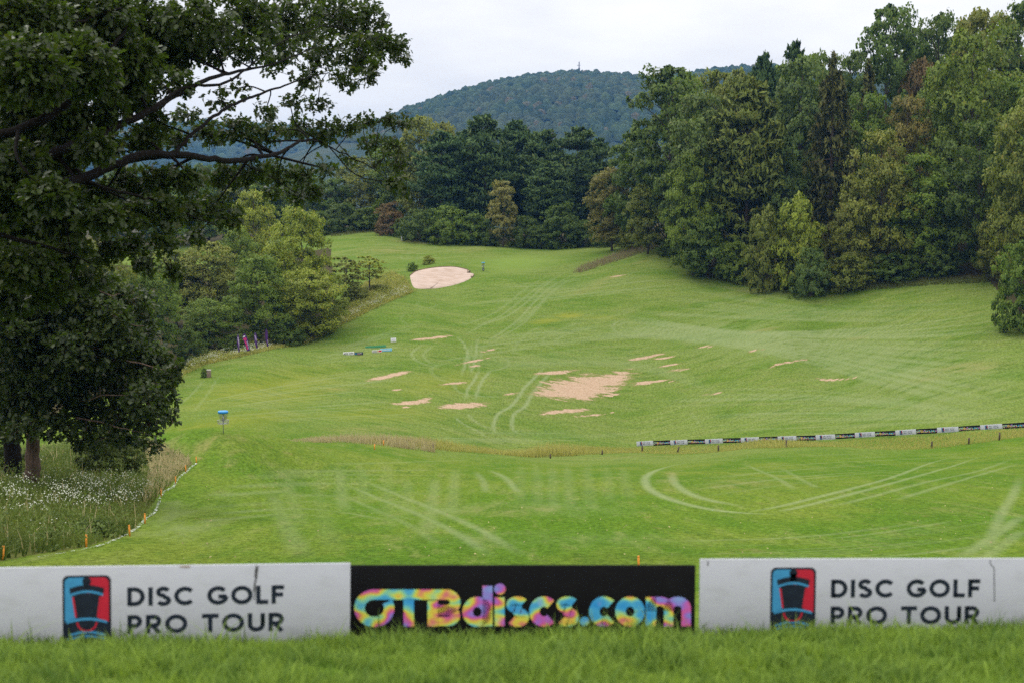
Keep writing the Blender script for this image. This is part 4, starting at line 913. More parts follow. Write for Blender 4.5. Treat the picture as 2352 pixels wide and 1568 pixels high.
blades('turf_blades', pts, 0.105 * cl * r_.uniform(0.5, 1.4, npt) * np.where(r_.random(npt) < 0.05, 1.75, 1.0), r_.uniform(0.003, 0.0068, npt), turf_blade, 'lush grass blades in front of the advertising boards', 0.6, rn=np.clip(0.45 + 0.36 * np.sin(xy[:, 0] * 5.3 + 2.2 * np.sin(xy[:, 1] * 6.1)) * np.sin(xy[:, 1] * 9.0 + xy[:, 0] * 2.2) + 0.22 * np.sin(xy[:, 0] * 17 + xy[:, 1] * 13) + r_.normal(0, 0.28, npt), 0, 1))
tan_b = blade_mat('dry_grass', (0.28, 0.24, 0.09), (0.50, 0.43, 0.22), (0.54, 0.46, 0.27))
yel_b = blade_mat('seeding_grass', (0.24, 0.26, 0.04), (0.46, 0.43, 0.10), (0.52, 0.47, 0.17))
weed_b = blade_mat('weed_stems', (0.030, 0.062, 0.009), (0.135, 0.180, 0.030), (0.14, 0.17, 0.045))
def strip(pts_near, pts_far):
    return [tuple(P(u, v, d)[:2]) for u, v, d in pts_near] + [tuple(P(u, v, d)[:2]) for u, v, d in pts_far[::-1]]
dA = strip([(640,1003,138),(800,1030,146),(1000,1042,155)], [(640,1003,143),(800,1030,152),(1000,1040,162)])
g = scatter_xy(dA, 8000, 21); g = g[np.sin(g[:, 0] * .9 + np.sin(g[:, 1] * .7) * 2) + r_.normal(0, .7, len(g)) > -.3]; rr = r_.random(len(g)); blades('dry_grass', g, (0.3 + 0.95 * rr ** 1.8) * np.clip((g[:, 0] + 23.6) / 8, 0.15, 1), 0.018 + 0.02 * rr, tan_b, 'pale dry tall grass along the ditch left of the dark post', 0.3, 22, 1)
dB = strip([(850,1036,150),(960,1042,156),(1176,1046,164),(1460,1041,176),(1700,1035,168),(1900,1028,161),(2352,1004,147),(2600,992,141)], [(850,1036,155),(960,1040,163),(1176,1040,171),(1460,1036,183.2),(1700,1024,175.6),(1900,1014,169.6),(2352,988,156.2),(2600,975,150)])
g = scatter_xy(dB, 30000, 23); rr = r_.random(len(g)) * (0.7 + 0.5 * np.sin(g[:, 0] * 0.35) * np.sin(g[:, 0] * 0.11 + 1)); lowz = np.clip((g[:, 0] - 9) / 8, 0, 1); blades('seeding_grass', g, (0.3 + 0.95 * rr ** 1.4) * (1 - 0.56 * lowz), 0.02 + 0.025 * rr, yel_b, 'yellowish seeding grass strip in front of the far row of boards', 0.3, 24, 1)
g = scatter_xy(mw, 42000, 25); k = 0.5 + 0.5 * np.sin(g[:, 0] * .5 + 1.4 * np.sin(g[:, 1] * .21)) * np.sin(g[:, 1] * .37 + .8)
weed_tone = np.clip(0.5 + 0.35 * np.sin(g[:, 0] * .33 + 1.1 * np.sin(g[:, 1] * .3)) + 0.25 * np.sin(g[:, 1] * .55 + g[:, 0] * .2) + r_.normal(0, .18, len(g)) + np.clip((g[:, 1] - 48) / 30, -.3, .3), 0, 1)  # weed colour varies in patches, dark green to yellow-green, yellower with distance
h_ = (0.15 + 0.5 * k) * r_.uniform(0.4, 1.1, len(g)); blades('weeds', g, h_, 0.016 + 0.03 * r_.random(len(g)), weed_b, 'rank green weeds filling the corner beside the orange stakes', 0.7, 26, 2, rn=weed_tone)
wl = scatter_xy(mw, 1300, 51); wr = np.random.default_rng(52); nlv = 34; wp = np.repeat(wl, nlv, 0); wp[:, :2] += wr.normal(0, .26, (len(wp), 2)); hgt_ = np.repeat(wr.uniform(.2, .85, len(wl)), nlv) * wr.uniform(.15, 1.1, len(wp)); wp[:, 2] = height(wp[:, 0], wp[:, 1]) + hgt_
V, F_ = cards(wp, np.array([0, -.3, .7]) + unit(len(wp), wr) * .8, unit(len(wp), wr), wr.uniform(.03, .075, len(wp)), .45)
o_ = mk('weed_leaves', V, F_, leaf_mat('weed_leaf', .3, .6, .2, base=(0.075, 0.115, 0.024)), attrs=dict(rnd=np.repeat(wr.random(len(wp)), 4), clump=np.repeat(np.repeat(wr.random(len(wl)), nlv), 4))); tag(o_, 'broad leafy weeds beside the orange stakes', kind='stuff')
sel = scatter_xy(mw, 1300, 27); blades('weed_dry_grass', sel, r_.uniform(0.4, 0.9, len(sel)), r_.uniform(0.012, 0.024, len(sel)), tan_b, 'dry straw grass among the weeds', 0.35, 28, 2)
tanp = [tuple(P(u, v, d)[:2]) for u, v, d in [(330,1150,57),(360,1138,60),(415,1085,70),(440,1060,75),(330,1030,80),(345,1090,68)]]
sel = scatter_xy(tanp, 1800, 29); blades('straw_grass', sel, r_.uniform(0.25, 0.75, len(sel)), r_.uniform(0.012, 0.022, len(sel)), tan_b, 'straw-coloured tall grass beside the upper orange stakes', 0.4, 30, 2)
fl_m = plain('white_petals', (0.50, 0.52, 0.42), 0.7, 0.2, dirt=0.25)
def flowers(name, poly, n_clu, per, label, seed, hlo=0.5, hhi=1.0, spread=0.35, size=0.022, xy=True):
    r = np.random.default_rng(seed); c = scatter_xy(poly, n_clu, seed) if xy else scatter_uv(poly, n_clu, seed)
    hh = r.uniform(hlo, hhi, len(c)); p = np.repeat(c, per, 0); p[:, :2] += r.normal(0, spread, (len(p), 2)); p[:, 2] = height(p[:, 0], p[:, 1]) + np.repeat(hh, per) + r.normal(0, 0.09, len(p))
    V, F_ = cards(p, np.array([0, -0.5, 0.8]) + unit(len(p), r) * 0.5, unit(len(p), r), size * r.uniform(0.6, 1.4, len(p)), 0.8)
    tag(mk(name, V, F_, fl_m), label, kind='stuff')
fw1 = [tuple(P(u, 1150, d)[:2]) for u, d in [(-60,43),(150,46),(320,53),(350,59),(310,63),(100,56),(-60,51)]]
flowers('white_flowers', fw1, 70, 16, 'drifts of small white flowers over the weeds', 31, 0.45, 0.95, 0.2, 0.024)
flowers('white_flowers', mw, 70, 9, 'scattered white flower heads lower among the weeds', 32, 0.5, 0.9, 0.3)
T('s2','shrub',235,66,985,150,(0.045, 0.07, 0.014),'dark low brush under the oak, right of the reddish trunk','shrub',SB)
T('s2','shrub',-20,66,1000,120,(0.045, 0.07, 0.014),'dark low brush at the left edge beside the black trunk','shrub',SB)
T('s2','shrub',205,44,1195,90,(0.06, 0.095, 0.018),'dark green leafy weed clump in front of the white flowers','shrub',SB)
T('s2','shrub',100,41,1220,80,(0.06, 0.095, 0.018),'dark green weed clump left of the tallest-looking orange stake','shrub',SB)
# weedy banks in the hollow and round the bunker
bankA = [(395,905),(420,862),(470,838),(560,818),(640,800),(700,790),(735,775),(800,740),(880,700),(950,672),(930,640),(900,625),(840,650),(780,705),(720,760),(640,785),(560,795),(470,815),(400,850)]
g = scatter_uv(bankA, 22000, 33); rr = r_.random(len(g)); blades('bank_weeds', g, 0.15 + 0.5 * rr ** 1.5, 0.03 + 0.05 * rr, yel_b, 'yellow-green weeds on the bank running up to the bunker', 0.5, 34, 1)
wl = scatter_uv(bankA, 420, 61); wr = np.random.default_rng(62); wp = np.repeat(wl, 36, 0); wp[:, :2] += wr.normal(0, .5, (len(wp), 2)); wp[:, 2] = height(wp[:, 0], wp[:, 1]) + np.repeat(wr.uniform(.2, 1.1, len(wl)), 36) * wr.uniform(.1, 1.1, len(wp))
V, F_ = cards(wp, np.array([0, -.4, .7]) + unit(len(wp), wr) * .8, unit(len(wp), wr), wr.uniform(.07, .16, len(wp)), .5)
o_ = mk('bank_brush', V, F_, leaf_mat('bank_leaf', .3, .6, .2, base=(0.175, 0.205, 0.040)), attrs=dict(rnd=np.repeat(wr.random(len(wp)), 4), clump=np.repeat(np.repeat(wr.random(len(wl)), 36), 4))); tag(o_, 'low yellow-green brush covering the bank left of the bunker', kind='stuff')
bankB = [(420,858),(470,838),(560,818),(640,800),(560,800),(480,820),(410,848)]
flowers('white_flowers', bankB, 80, 12, 'band of white flowers behind the purple flags', 35, 0.5, 1.0, 0.5, 0.05, xy=False)
flowers('white_flowers', [(740,770),(800,735),(900,690),(945,672),(930,660),(860,695),(790,730)], 60, 12, 'white flowers along the bank edge below the bunker', 36, 0.5, 1.0, 0.5, 0.05, xy=False)
rs = [(1312,628),(1340,612),(1400,590),(1460,570),(1510,558),(1525,556),(1518,568),(1470,584),(1400,606),(1340,626)]
g = scatter_uv(rs, 2300, 37); rr = r_.random(len(g)); blades('rough_grass', g, 0.4 + 0.7 * rr, 0.025 + 0.03 * rr, blade_mat('rough_strip', (0.16, 0.15, 0.06), (0.30, 0.25, 0.13), (0.32, 0.26, 0.16)), 'brownish rough grass strip above the fairway right of the green', 0.3, 38, 1)
edge = [(1560,600),(1640,640),(1720,662),(1850,672),(2000,668),(2150,655),(2270,650),(2270,638),(2150,640),(2000,652),(1850,656),(1720,648),(1640,622),(1570,588)]
g = scatter_uv(edge, 7000, 39); rr = r_.random(len(g)); blades('edge_grass', g, 0.2 + 0.5 * rr, 0.03 + 0.03 * rr, blade_mat('edge_strip', (0.06, 0.09, 0.02), (0.15, 0.16, 0.045), (0.17, 0.17, 0.06)), 'unmown grass fringe at the foot of the right wood', 0.4, 40, 1)
edge2 = [(760,545),(860,533),(950,546),(1100,560),(1250,572),(1400,560),(1400,553),(1250,560),(1100,552),(950,540),(860,528),(760,538)]
g = scatter_uv(edge2, 5000, 41); rr = r_.random(len(g)); blades('edge_grass', g, 0.2 + 0.6 * rr, 0.04 + 0.03 * rr, blade_mat('edge_strip_far', (0.06, 0.085, 0.02), (0.14, 0.14, 0.045), (0.15, 0.14, 0.05)), 'unmown grass fringe at the foot of the pines', 0.4, 42, 1)
# fallen leaves on the near fairway
fr = scatter_uv([(380,1290),(420,1130),(700,1060),(2340,1030),(2340,1270)], 260, 43); V, F_ = cards(fr + np.array([0, 0, 0.03]), np.array([0, -.3, .8]) + unit(len(fr), r_) * .5, unit(len(fr), r_), r_.uniform(0.02, 0.05, len(fr)), 0.7)
tag(mk('fallen_leaves', V, F_, plain('fallen_leaf', (0.42, 0.36, 0.16), 0.8, dirt=0.5, scale=0.4)), 'small yellow leaves scattered on the near fairway', kind='stuff')

# ------------------------------------------------------------------ advertising boards
def board_mat(name, col, dirt, rough=0.45):
    g = NG(name); o = g.obj(); n = g.noise(g.mapping(o, (2, 1, 6)), 2.0, 6, 0.7); n2 = g.noise(o, 22.0, 4, 0.8)
    rnd = g.n('ShaderNodeObjectInfo').outputs['Random']
    c = g.mix(g.ramp(n, 0.45, 0.8, 0.0, 0.5), col, dirt); c = g.mix(g.ramp(n2, 0.66, 0.74, 0.0, 0.45), c, dirt)
    z = g.n('ShaderNodeSeparateXYZ'); g.l(o, z.inputs[0])
    c = g.mix(g.math('MULTIPLY', g.ramp(z.outputs[2], 0.22, 0.0), g.ramp(n, 0.3, 0.6, 0.1, 0.55)), c, tuple(x * 0.6 for x in dirt))
    return g.done(g.pbr(c, rough, 0.12))
white_b = board_mat('white_board', (0.51, 0.52, 0.58), (0.36, 0.37, 0.37)); black_b = board_mat('black_board', (0.006, 0.006, 0.007), (0.014, 0.014, 0.014), 0.75)
navy = plain('navy_print', (0.012, 0.020, 0.038), 0.5, 0.3, dirt=0.3); blue_p = plain('blue_print', (0.055, 0.30, 0.56), 0.5, dirt=0.12)
red_p = plain('red_print', (0.55, 0.018, 0.045), 0.5, dirt=0.12); teal_p = plain('teal_print', (0.03, 0.16, 0.27), 0.5, dirt=0.2); dred_p = plain('dark_red_print', (0.25, 0.02, 0.03), 0.5)
scuff_p = plain('scuff', (0.14, 0.14, 0.15), 0.8, dirt=0.5, scale=40)
dye = NG('tie_dye_print'); dv = dye.obj(); dn = dye.noise(dye.mapping(dv, (1, 1, 1.6)), 3.0, 2, 0.55); dn2 = dye.noise(dye.mapping(dv, (1.0, 1.0, 1.0), (0.4, 0.2, 0.7)), 9.0, 3, 0.6)
rp = dye.n('ShaderNodeValToRGB'); cr_ = rp.color_ramp; cr_.interpolation = 'B_SPLINE'
stops = [(0.0, (0.02, 0.22, 0.62)), (0.34, (0.05, 0.40, 0.75)), (0.42, (0.28, 0.66, 0.30)), (0.48, (0.72, 0.70, 0.04)), (0.53, (0.78, 0.42, 0.10)), (0.58, (0.68, 0.08, 0.22)), (0.64, (0.55, 0.14, 0.55)), (0.72, (0.22, 0.18, 0.66)), (1.0, (0.25, 0.55, 0.80))]
while len(cr_.elements) < len(stops): cr_.elements.new(0.5)
for e_, (p_, c_) in zip(cr_.elements, stops): e_.position = p_; e_.color = (*c_, 1)
dye.l(dye.math('ADD', dye.math('MULTIPLY', dn, 1.9), -0.44), rp.inputs[0])
dcol = dye.mix(dye.ramp(dn2, 0.54, 0.70, 0, 0.25), rp.outputs[0], (0.62, 0.52, 0.68))
dye_m = dye.done(dye.pbr(dcol, 0.5, 0.3))
def ell(cx, cy_, rx, ry, a0, a1, n=22):
    a = np.radians(np.linspace(a0, a1, n)); return [(cx + rx * math.cos(t), cy_ + ry * math.sin(t)) for t in a]
class Flat:
    """flat print built from ribbons and outlines in the board's plane (x right, z up)"""
    def __init__(s, y): s.V, s.Q, s.y = [], [], y
    def ribbon(s, pts, h, closed=False):
        p = np.array(pts, float); t = np.roll(p, -1, 0) - np.roll(p, 1, 0) if closed else np.gradient(p, axis=0)
        t /= np.linalg.norm(t, axis=1, keepdims=True) + 1e-12; n = np.stack([-t[:, 1], t[:, 0]], 1) * h; b = len(s.V)
        for q in np.stack([p - n, p + n], 1).reshape(-1, 2): s.V.append((q[0], s.y, q[1]))
        m = len(p)
        for i in range(m if closed else m - 1):
            j = (i + 1) % m; s.Q.append((b + 2 * i, b + 2 * j, b + 2 * j + 1, b + 2 * i + 1))
    def poly(s, pts):
        b = len(s.V); s.V += [(x, s.y, z) for x, z in pts]; s.Q.append(tuple(range(b, b + len(pts))))
    def band(s, top, bot):
        b = len(s.V); m = len(top); s.V += [(x, s.y, z) for x, z in top] + [(x, s.y, z) for x, z in bot]
        for i in range(m - 1): s.Q.append((b + m + i, b + m + i + 1, b + i + 1, b + i))
    def build(s, name, mat, parent):
        by = {}
        for f in s.Q: by.setdefault(len(f), []).append(f)
        return mk(name, np.array(s.V), [np.array(f) for f in by.values()], mat, parent)
def glyph(ch, h=0.105):
    w = {'D': .80, 'I': 2 * h, 'S': .66, 'C': .86, 'G': .94, 'O': 1.0, 'L': .56, 'F': .58, 'P': .66, 'R': .70, 'T': .74, 'U': .78, ' ': .34}[ch]
    t, b = 1 - h, h; L = []
    if ch == 'D': L = [[(h, 0), (h, 1)], [(h, t), (w * .42, t)] + ell(w * .42, .5, w * .58 - h, .5 - h, 90, -90) + [(h, b)]]
    elif ch == 'I': L = [[(h, 0), (h, 1)]]
    elif ch == 'S': L = [ell(.33, .73, .235, .185, 25, 270, 18) + ell(.33, .27, .245, .185, 90, -155, 18)[1:]]
    elif ch == 'C': L = [ell(.5, .5, .5 - h, .5 - h, 42, 318, 30)]
    elif ch == 'G': L = [ell(.5, .5, .5 - h, .5 - h, 42, 352, 32), [(.52, .44), (.5 + .5 - h * 1.0, .44)]]
    elif ch == 'O': L = [ell(.5, .5, .5 - h, .5 - h, 0, 360, 37)]
    elif ch == 'L': L = [[(h, 0), (h, 1)], [(h, b), (w, b)]]
    elif ch == 'F': L = [[(h, 0), (h, 1)], [(h, t), (w, t)], [(h, .5), (w * .92, .5)]]
    elif ch in 'PR':
        L = [[(h, 0), (h, 1)], [(h, t), (w * .5, t)] + ell(w * .5, .66, w * .5 - h, .34 - h, 90, -90, 16) + [(h, .32 + h)]]
        if ch == 'R': L.append([(w * .48, .38), (w - h * .9, 0)])
    elif ch == 'T': L = [[(0, t), (w, t)], [(w / 2, 0), (w / 2, 1 - 2 * h)]]
    elif ch == 'U': L = [[(h, 1), (h, .38)] + ell(w / 2, .38, w / 2 - h, .38 - h, 180, 360, 18) + [(w - h, .38), (w - h, 1)]]
    return w, L
def write(parent, text, x0, x1, z0, cap, h=0.105, gap=0.15):
    ws = [glyph(c, h)[0] for c in text]; tot = sum(ws) + gap * (len(text) - 1); sx = (x1 - x0) / tot; x = 0
    for c, w in zip(text, ws):
        fl = Flat(-0.0012)
        for st_ in glyph(c, h)[1]: fl.ribbon([(x0 + (x + px) * sx, z0 + py * cap) for px, py in st_], h * (sx + cap) / 2)
        if c != ' ': fl.build('letter', navy, parent)
        x += w + gap
def make_white():
    e = empty('advertising_board')
    mb = MB(); mb.box((0, 0.008, 0.305), (1.22, 0.007, 0.305)); mb.build('board', white_b, e, bevel=0.003)
    X0, ZT, S = -1.22 + 0.50, 0.61 - 0.061, 0.32
    def q(x, y): return (X0 + x * S, ZT - y * S)
    def rr(x0, y0, x1, y1, r):
        o = []
        for cx, cy_, a in [(x1 - r, y0 + r, 90), (x1 - r, y1 - r, 0), (x0 + r, y1 - r, -90), (x0 + r, y0 + r, -180)]:
            for t in np.radians(np.linspace(a, a - 90, 6)): o.append(q(cx + r * math.cos(t), cy_ - r * math.sin(t)))
        return o
    f = Flat(-0.0010); f.poly(rr(0, 0, 1, 1.52, .12)[::-1]); em = f.build('emblem', navy, e)
    f = Flat(-0.0020); f.poly([q(.5, .045), q(.5, 1.0), q(.045, 1.0), q(.045, .14), q(.075, .075), q(.14, .045)]); f.build('blue_field', blue_p, em)
    f = Flat(-0.0020); f.poly([q(.5, 1.0), q(.5, .045), q(.86, .045), q(.925, .075), q(.955, .14), q(.955, 1.0)]); f.build('red_field', red_p, em)
    f = Flat(-0.0030); f.poly([q(.5 + .09 * math.cos(t), .125 - .09 * math.sin(t)) for t in np.linspace(0, 6.28, 18, endpoint=False)]); f.poly([q(.43, .30), q(.57, .30), q(.57, .14), q(.43, .14)])
    tt = np.linspace(0, 1, 14)
    f.band([q(.14 + .72 * t, .275 - .07 * math.sin(math.pi * t)) for t in tt], [q(.16 + .68 * t, .43 - .06 * math.sin(math.pi * t)) for t in tt])
    f.band([q(.19 + .62 * t, .38) for t in tt], [q(.27 + .46 * t, .96) for t in tt])
    f.band([q(.04 + .92 * t, 1.0 - .10 * math.sin(math.pi * t)) for t in tt], [q(.04 + .92 * t, 1.48) for t in tt]); f.build('basket_figure', navy, em)
    for y, x0, x1, th in [(.395, .16, .84, .05), (.985, .08, .92, .055), (1.27, .12, .88, .05), (1.36, .1, .9, .05)]:
        f = Flat(-0.0040); f.band([q(x0 + (x1 - x0) * t, y - .075 * math.sin(math.pi * t)) for t in tt], [q(x0 + (x1 - x0) * t, y + th - .075 * math.sin(math.pi * t)) for t in tt]); f.build('blue_band', blue_p, em)

    for sgn in (-1, 1): f = Flat(-0.0040); f.ribbon([q(.5 + sgn * .285, .46), q(.5 + sgn * .225, .90)], .02 * S); f.build('red_line', red_p, em)
    f = Flat(-0.0040); f.ribbon([q(.5 + .2 * math.cos(t), 1.0 + .2 * math.sin(t)) for t in np.linspace(0.05, 3.09, 16)], .018 * S); f.build('red_line', red_p, em)
    write(e, 'DISC GOLF', -1.22 + .927, -1.22 + 1.985, .61 - .277, .128); write(e, 'PRO TOUR', -1.22 + .927, -1.22 + 1.985, .61 - .470, .128)
    return e
def make_black():
    e = empty('advertising_board')
    mb = MB(); mb.box((0, 0.008, 0.305), (1.22, 0.007, 0.305)); mb.build('board', black_b, e, bevel=0.003)
    k = 2.44 / 2236.0
    def q(pts): return [((x - 32) * k - 1.22, 0.61 - (y - 128) * k) for x, y in pts]
    H = 34 * k
    def arc(cx, cy_, rx, ry, a0, a1, n=24): return [(cx + rx * math.cos(t), cy_ - ry * math.sin(t)) for t in np.radians(np.linspace(a0, a1, n))]
    def let(*strokes):
        f = Flat(-0.0012)
        for pts, hw in strokes:
            if hw: f.ribbon(q(pts), H * hw)
            else: f.poly(q(pts))
        f.build('letter', dye_m, e)
    let((arc(192, 410, 96, 90, 28, -270, 40) + [(300, 320), (440, 320), (560, 320), (660, 320)] + arc(664, 371, 52, 51, 88, -90, 14) + [(600, 422)], 1))
    let(([(415, 356), (415, 530)], 1)); let(([(570, 360), (570, 530)], 1), ([(605, 424), (660, 424)] + arc(665, 461, 52, 36, 80, -90, 12) + [(600, 497)], .9))
    let((arc(858, 434, 62, 66, 0, 360, 30), 1), ([(925, 262), (925, 530)], .95))
    let(([(1003, 338), (1003, 528)], .95)); let((arc(1005, 284, 37, 37, 360, 0, 20)[:-1], 0))
    for cx in (1119, 1443): let((arc(cx, 387, 42, 24, 25, 270, 14) + arc(cx, 470, 44, 32, 90, -150, 14), .92))
    for cx in (1290, 1678): let((arc(cx, 432, 62, 66, 45, 315, 26), 1))
    let((arc(1554, 497, 31, 31, 360, 0, 18)[:-1], 0)); let((arc(1847, 432, 62, 66, 0, 360, 30), 1))
    let(([(1983, 336), (1983, 530)], 1), ([(1983, 430)] + arc(2040, 410, 57, 46, 175, 10, 12) + [(2097, 440), (2097, 530)], .9), ([(2097, 430)] + arc(2154, 410, 57, 46, 175, 10, 12) + [(2211, 440), (2211, 530)], .9))
    return e
def set_board(e, TL, TR, rnd=0):
    TL, TR = Vector(TL), Vector(TR); x = (TR - TL).normalized(); z = Vector((0, 0, 1)); z = (z - x * z.dot(x)).normalized(); y = z.cross(x)
    M = Matrix((x, y, z)).transposed().to_4x4(); M.translation = TL + x * 1.22 - z * 0.61; e.matrix_world = M
wb, kb = make_white(), make_black(); NG_ = 'advertising boards in the foreground'; FG_ = 'boards in the far row behind the seeding grass'
lw = copy_tree(wb)
set_board(lw, P(-33, 1303, 9.42), P(800, 1292, 9.72)); tag(lw, 'near white board with dark scuff and Disc Golf Pro Tour lettering, at lower left', 'board', NG_)
set_board(kb, P(802, 1297, 9.86), P(1606, 1297, 9.86)); tag(kb, 'near black board with tie-dye coloured OTBdiscs.com lettering', 'board', NG_)
set_board(wb, P(1608, 1283, 9.84), P(2413, 1281, 9.88)); tag(wb, 'near white board with Disc Golf Pro Tour lettering, at lower right', 'board', NG_)
f = Flat(-0.0014); f.ribbon([(.582, .60), (.576, .56), (.572, .52)], .010); f.ribbon([(.576, .53), (.566, .47), (.560, .42)], .006); f.ribbon([(.569, .45), (.562, .38), (.560, .36)], .003); f.build('scuff_mark', scuff_p, lw)
f = Flat(-0.0014); f.ribbon([(.06, .603), (.10, .600), (.13, .602)], .006); f.build('scuff_mark', plain('rust_scuff', (0.38, 0.28, 0.22), 0.8), lw)
f = Flat(-0.0014); f.ribbon([(.83, .60), (.835, .57), (.86, .545), (.862, .5), (.866, .42), (.870, .30)], .0028); f.ribbon([(-1.165, .595), (-1.165, .565)], .004); f.build('scuff_mark', scuff_p, wb)
A, B = np.array(P(1459, 1013, 184)), np.array(P(2352, 969, 157.5)); dirn = (B - A) / np.linalg.norm(B - A)
nth = ['first', 'second', 'third', 'fourth', 'fifth', 'sixth', 'seventh', 'eighth', 'ninth', 'tenth', 'eleventh', 'twelfth', 'thirteenth', 'fourteenth', 'fifteenth', 'sixteenth', 'seventeenth', 'eighteenth', 'nineteenth', 'twentieth']
vt = lambda u: np.interp(u, [1459, 1893, 2352, 2600], [1013, 998, 969, 953])
for i in range(20):
    e = copy_tree(wb if i % 2 == 0 else kb)
    for ch in list(e.children):
        if ch.name.startswith('scuff'): bpy.data.objects.remove(ch)
    a = A + dirn * 2.445 * i; b = A + dirn * (2.445 * i + 2.44)
    ta, tb = [np.array(P(UC + q_[0] / q_[1] * F_PX, float(vt(UC + q_[0] / q_[1] * F_PX)) + random.uniform(-.5, .5), q_[1])) for q_ in (a, b)]
    set_board(e, ta, tb); tag(e, f'far {"white" if i % 2 == 0 else "black"} board, {nth[i]} from the left end of the far row', 'board', FG_)

# ------------------------------------------------------------------ stakes, posts, painted line
orange = plain('orange_paint', (0.72, 0.27, 0.02), 0.55, dirt=0.2); wood_d = bark_mat('old_post', (0.13, 0.095, 0.07), 5)
def stake(u, v, d, hgt, label, w=0.028):
    g_ = P(u, v, d); z = float(height(g_[0], d)); e = empty('marker_stake', (g_[0], d, z)); tag(e, label, 'stake', 'orange boundary stakes')
    mb = MB(); mb.tube([(0, 0, -0.08), (0, 0, hgt - 0.03)], w, 10); mb.build('shaft', orange, e, smooth=False)
    mb = MB(); mb.lathe([(w, 0), (w * 1.12, 0.004), (w * 1.12, 0.022), (w * .7, 0.03), (0.001, 0.032)], (0, 0, hgt - 0.032), 10); mb.build('cap', orange, e)
    e.rotation_euler = (random.uniform(-.05, .05), random.uniform(-.05, .05), random.uniform(0, 3)); return e
sl = ['orange stake at the left edge just above the near white board', 'tallest-looking orange stake, second from the left edge', 'third orange stake from the left edge, against dark weeds', 'fourth orange stake counting from the left edge', 'fifth orange stake, by the kink in the white line', 'sixth orange stake, before the straw grass', 'seventh orange stake, second from the mound end', 'last orange stake, beside the dark soil spot on the mound']
for (u, v, d), l in zip([(7, 1284, 35.6), (198, 1258, 39.5), (298, 1228, 45.4), (333, 1203, 50.5), (370, 1142, 60.4), (403, 1114, 65.5), (427, 1085, 70.6), (451, 1066, 75.6)], sl): stake(u, v, d, 0.37, l)
stake(860, 1040, 139, 0.62, 'orange stake in the dry grass of the ditch, nearer one', 0.05); stake(881, 1034, 150, 0.6, 'orange stake in the dry grass of the ditch, farther one', 0.05)
stake(1467, 1312, 35.2, 0.34, 'orange stake tip showing above the black board')
ln = smooth_line([(90,1281),(170,1266),(235,1252),(290,1228),(318,1210),(335,1192),(352,1180),(362,1165),(369,1142),(380,1128),(398,1118),(406,1104),(415,1094),(428,1084),(440,1072),(452,1064)], 6)
g_ = ground(ln[:, 0], ln[:, 1]); g_ = g_[~np.isnan(g_[:, 0])]; t_ = np.gradient(g_[:, :2], axis=0); t_ /= np.linalg.norm(t_, axis=1, keepdims=True) + 1e-9; nn = np.stack([-t_[:, 1], t_[:, 0]], 1)
LV = []
for o_ in (-0.055, 0.0, 0.055):
    xy_ = g_[:, :2] + nn * o_; LV.append(np.column_stack([xy_, height(xy_[:, 0], xy_[:, 1]) + 0.035]))
LV = np.concatenate(LV); m_ = len(g_); LF = [(r * m_ + i, r * m_ + i + 1, (r + 1) * m_ + i + 1, (r + 1) * m_ + i) for r in range(2) for i in range(m_ - 1)]
lg = NG('chalk_line'); ln_ = lg.noise(lg.pos(), 6.0, 4, 0.7); ln2 = lg.noise(lg.pos(), 0.5, 2); p_ = lg.pbr((0.66, 0.70, 0.66), 0.9, 0.1); tr_ = lg.n('ShaderNodeBsdfTransparent'); mx = lg.n('ShaderNodeMixShader')
lg.l(lg.math('MULTIPLY', lg.ramp(ln_, 0.51, 0.62), lg.ramp(ln2, 0.3, 0.5, 0.25, 1.0)), mx.inputs[0]); lg.l(tr_.outputs[0], mx.inputs[1]); lg.l(p_, mx.inputs[2])
tag(mk('boundary_line', LV, np.array(LF), lg.done(mx.outputs[0])), 'worn white painted boundary line curving past the orange stakes', kind='structure')
def post(u, v, d, hgt, label, lean=0.0, r=0.10):
    q_ = P(u, v, d); z = float(height(q_[0], d)); e = empty('wooden_post', (q_[0], d, z)); tag(e, label, 'post', 'old wooden posts along the ditch')
    mb = MB(); mb.tube([(0, 0, -0.1), (0.005, 0, hgt * .5), (0, 0.004, hgt)], [r * 1.05, r, r * .95], 9); mb.build('shaft', wood_d, e); mb = MB(); mb.lathe([(r * .95, 0), (r * .8, .025), (0.002, .035)], (0, 0, hgt), 9); mb.build('top', wood_d, e)
    e.rotation_euler = (0, lean, random.uniform(0, 3))
for (u, v, d, h_, ln_), l in zip([(995,1040,156,.7,0),(1264,1036,166,.5,0),(1383,1035,172,.5,0.05),(1475,1036,178,.8,.02),(1556,1034,175,.75,.25),(1650,1028,171,.75,0),(1806,1022,165,.85,0),(2141,1000,154,.7,0),(2226,994,151,.65,0),(2296,990,149,.8,.03)],
        ['dark post standing alone left in the ditch grass', 'low dark post in the ditch grass between lone post and boards', 'low dark post shortly before the far boards begin', 'wooden post in front of the first far board', 'tilted wooden post in front of the third far board', 'wooden post in front of the fifth far board', 'broad wooden post before the ninth far board', 'wooden post before the far boards, third from the right', 'wooden post before the far boards, second from the right', 'wooden post before the far boards, nearest the right edge']): post(u, v, d, h_, l, ln_)

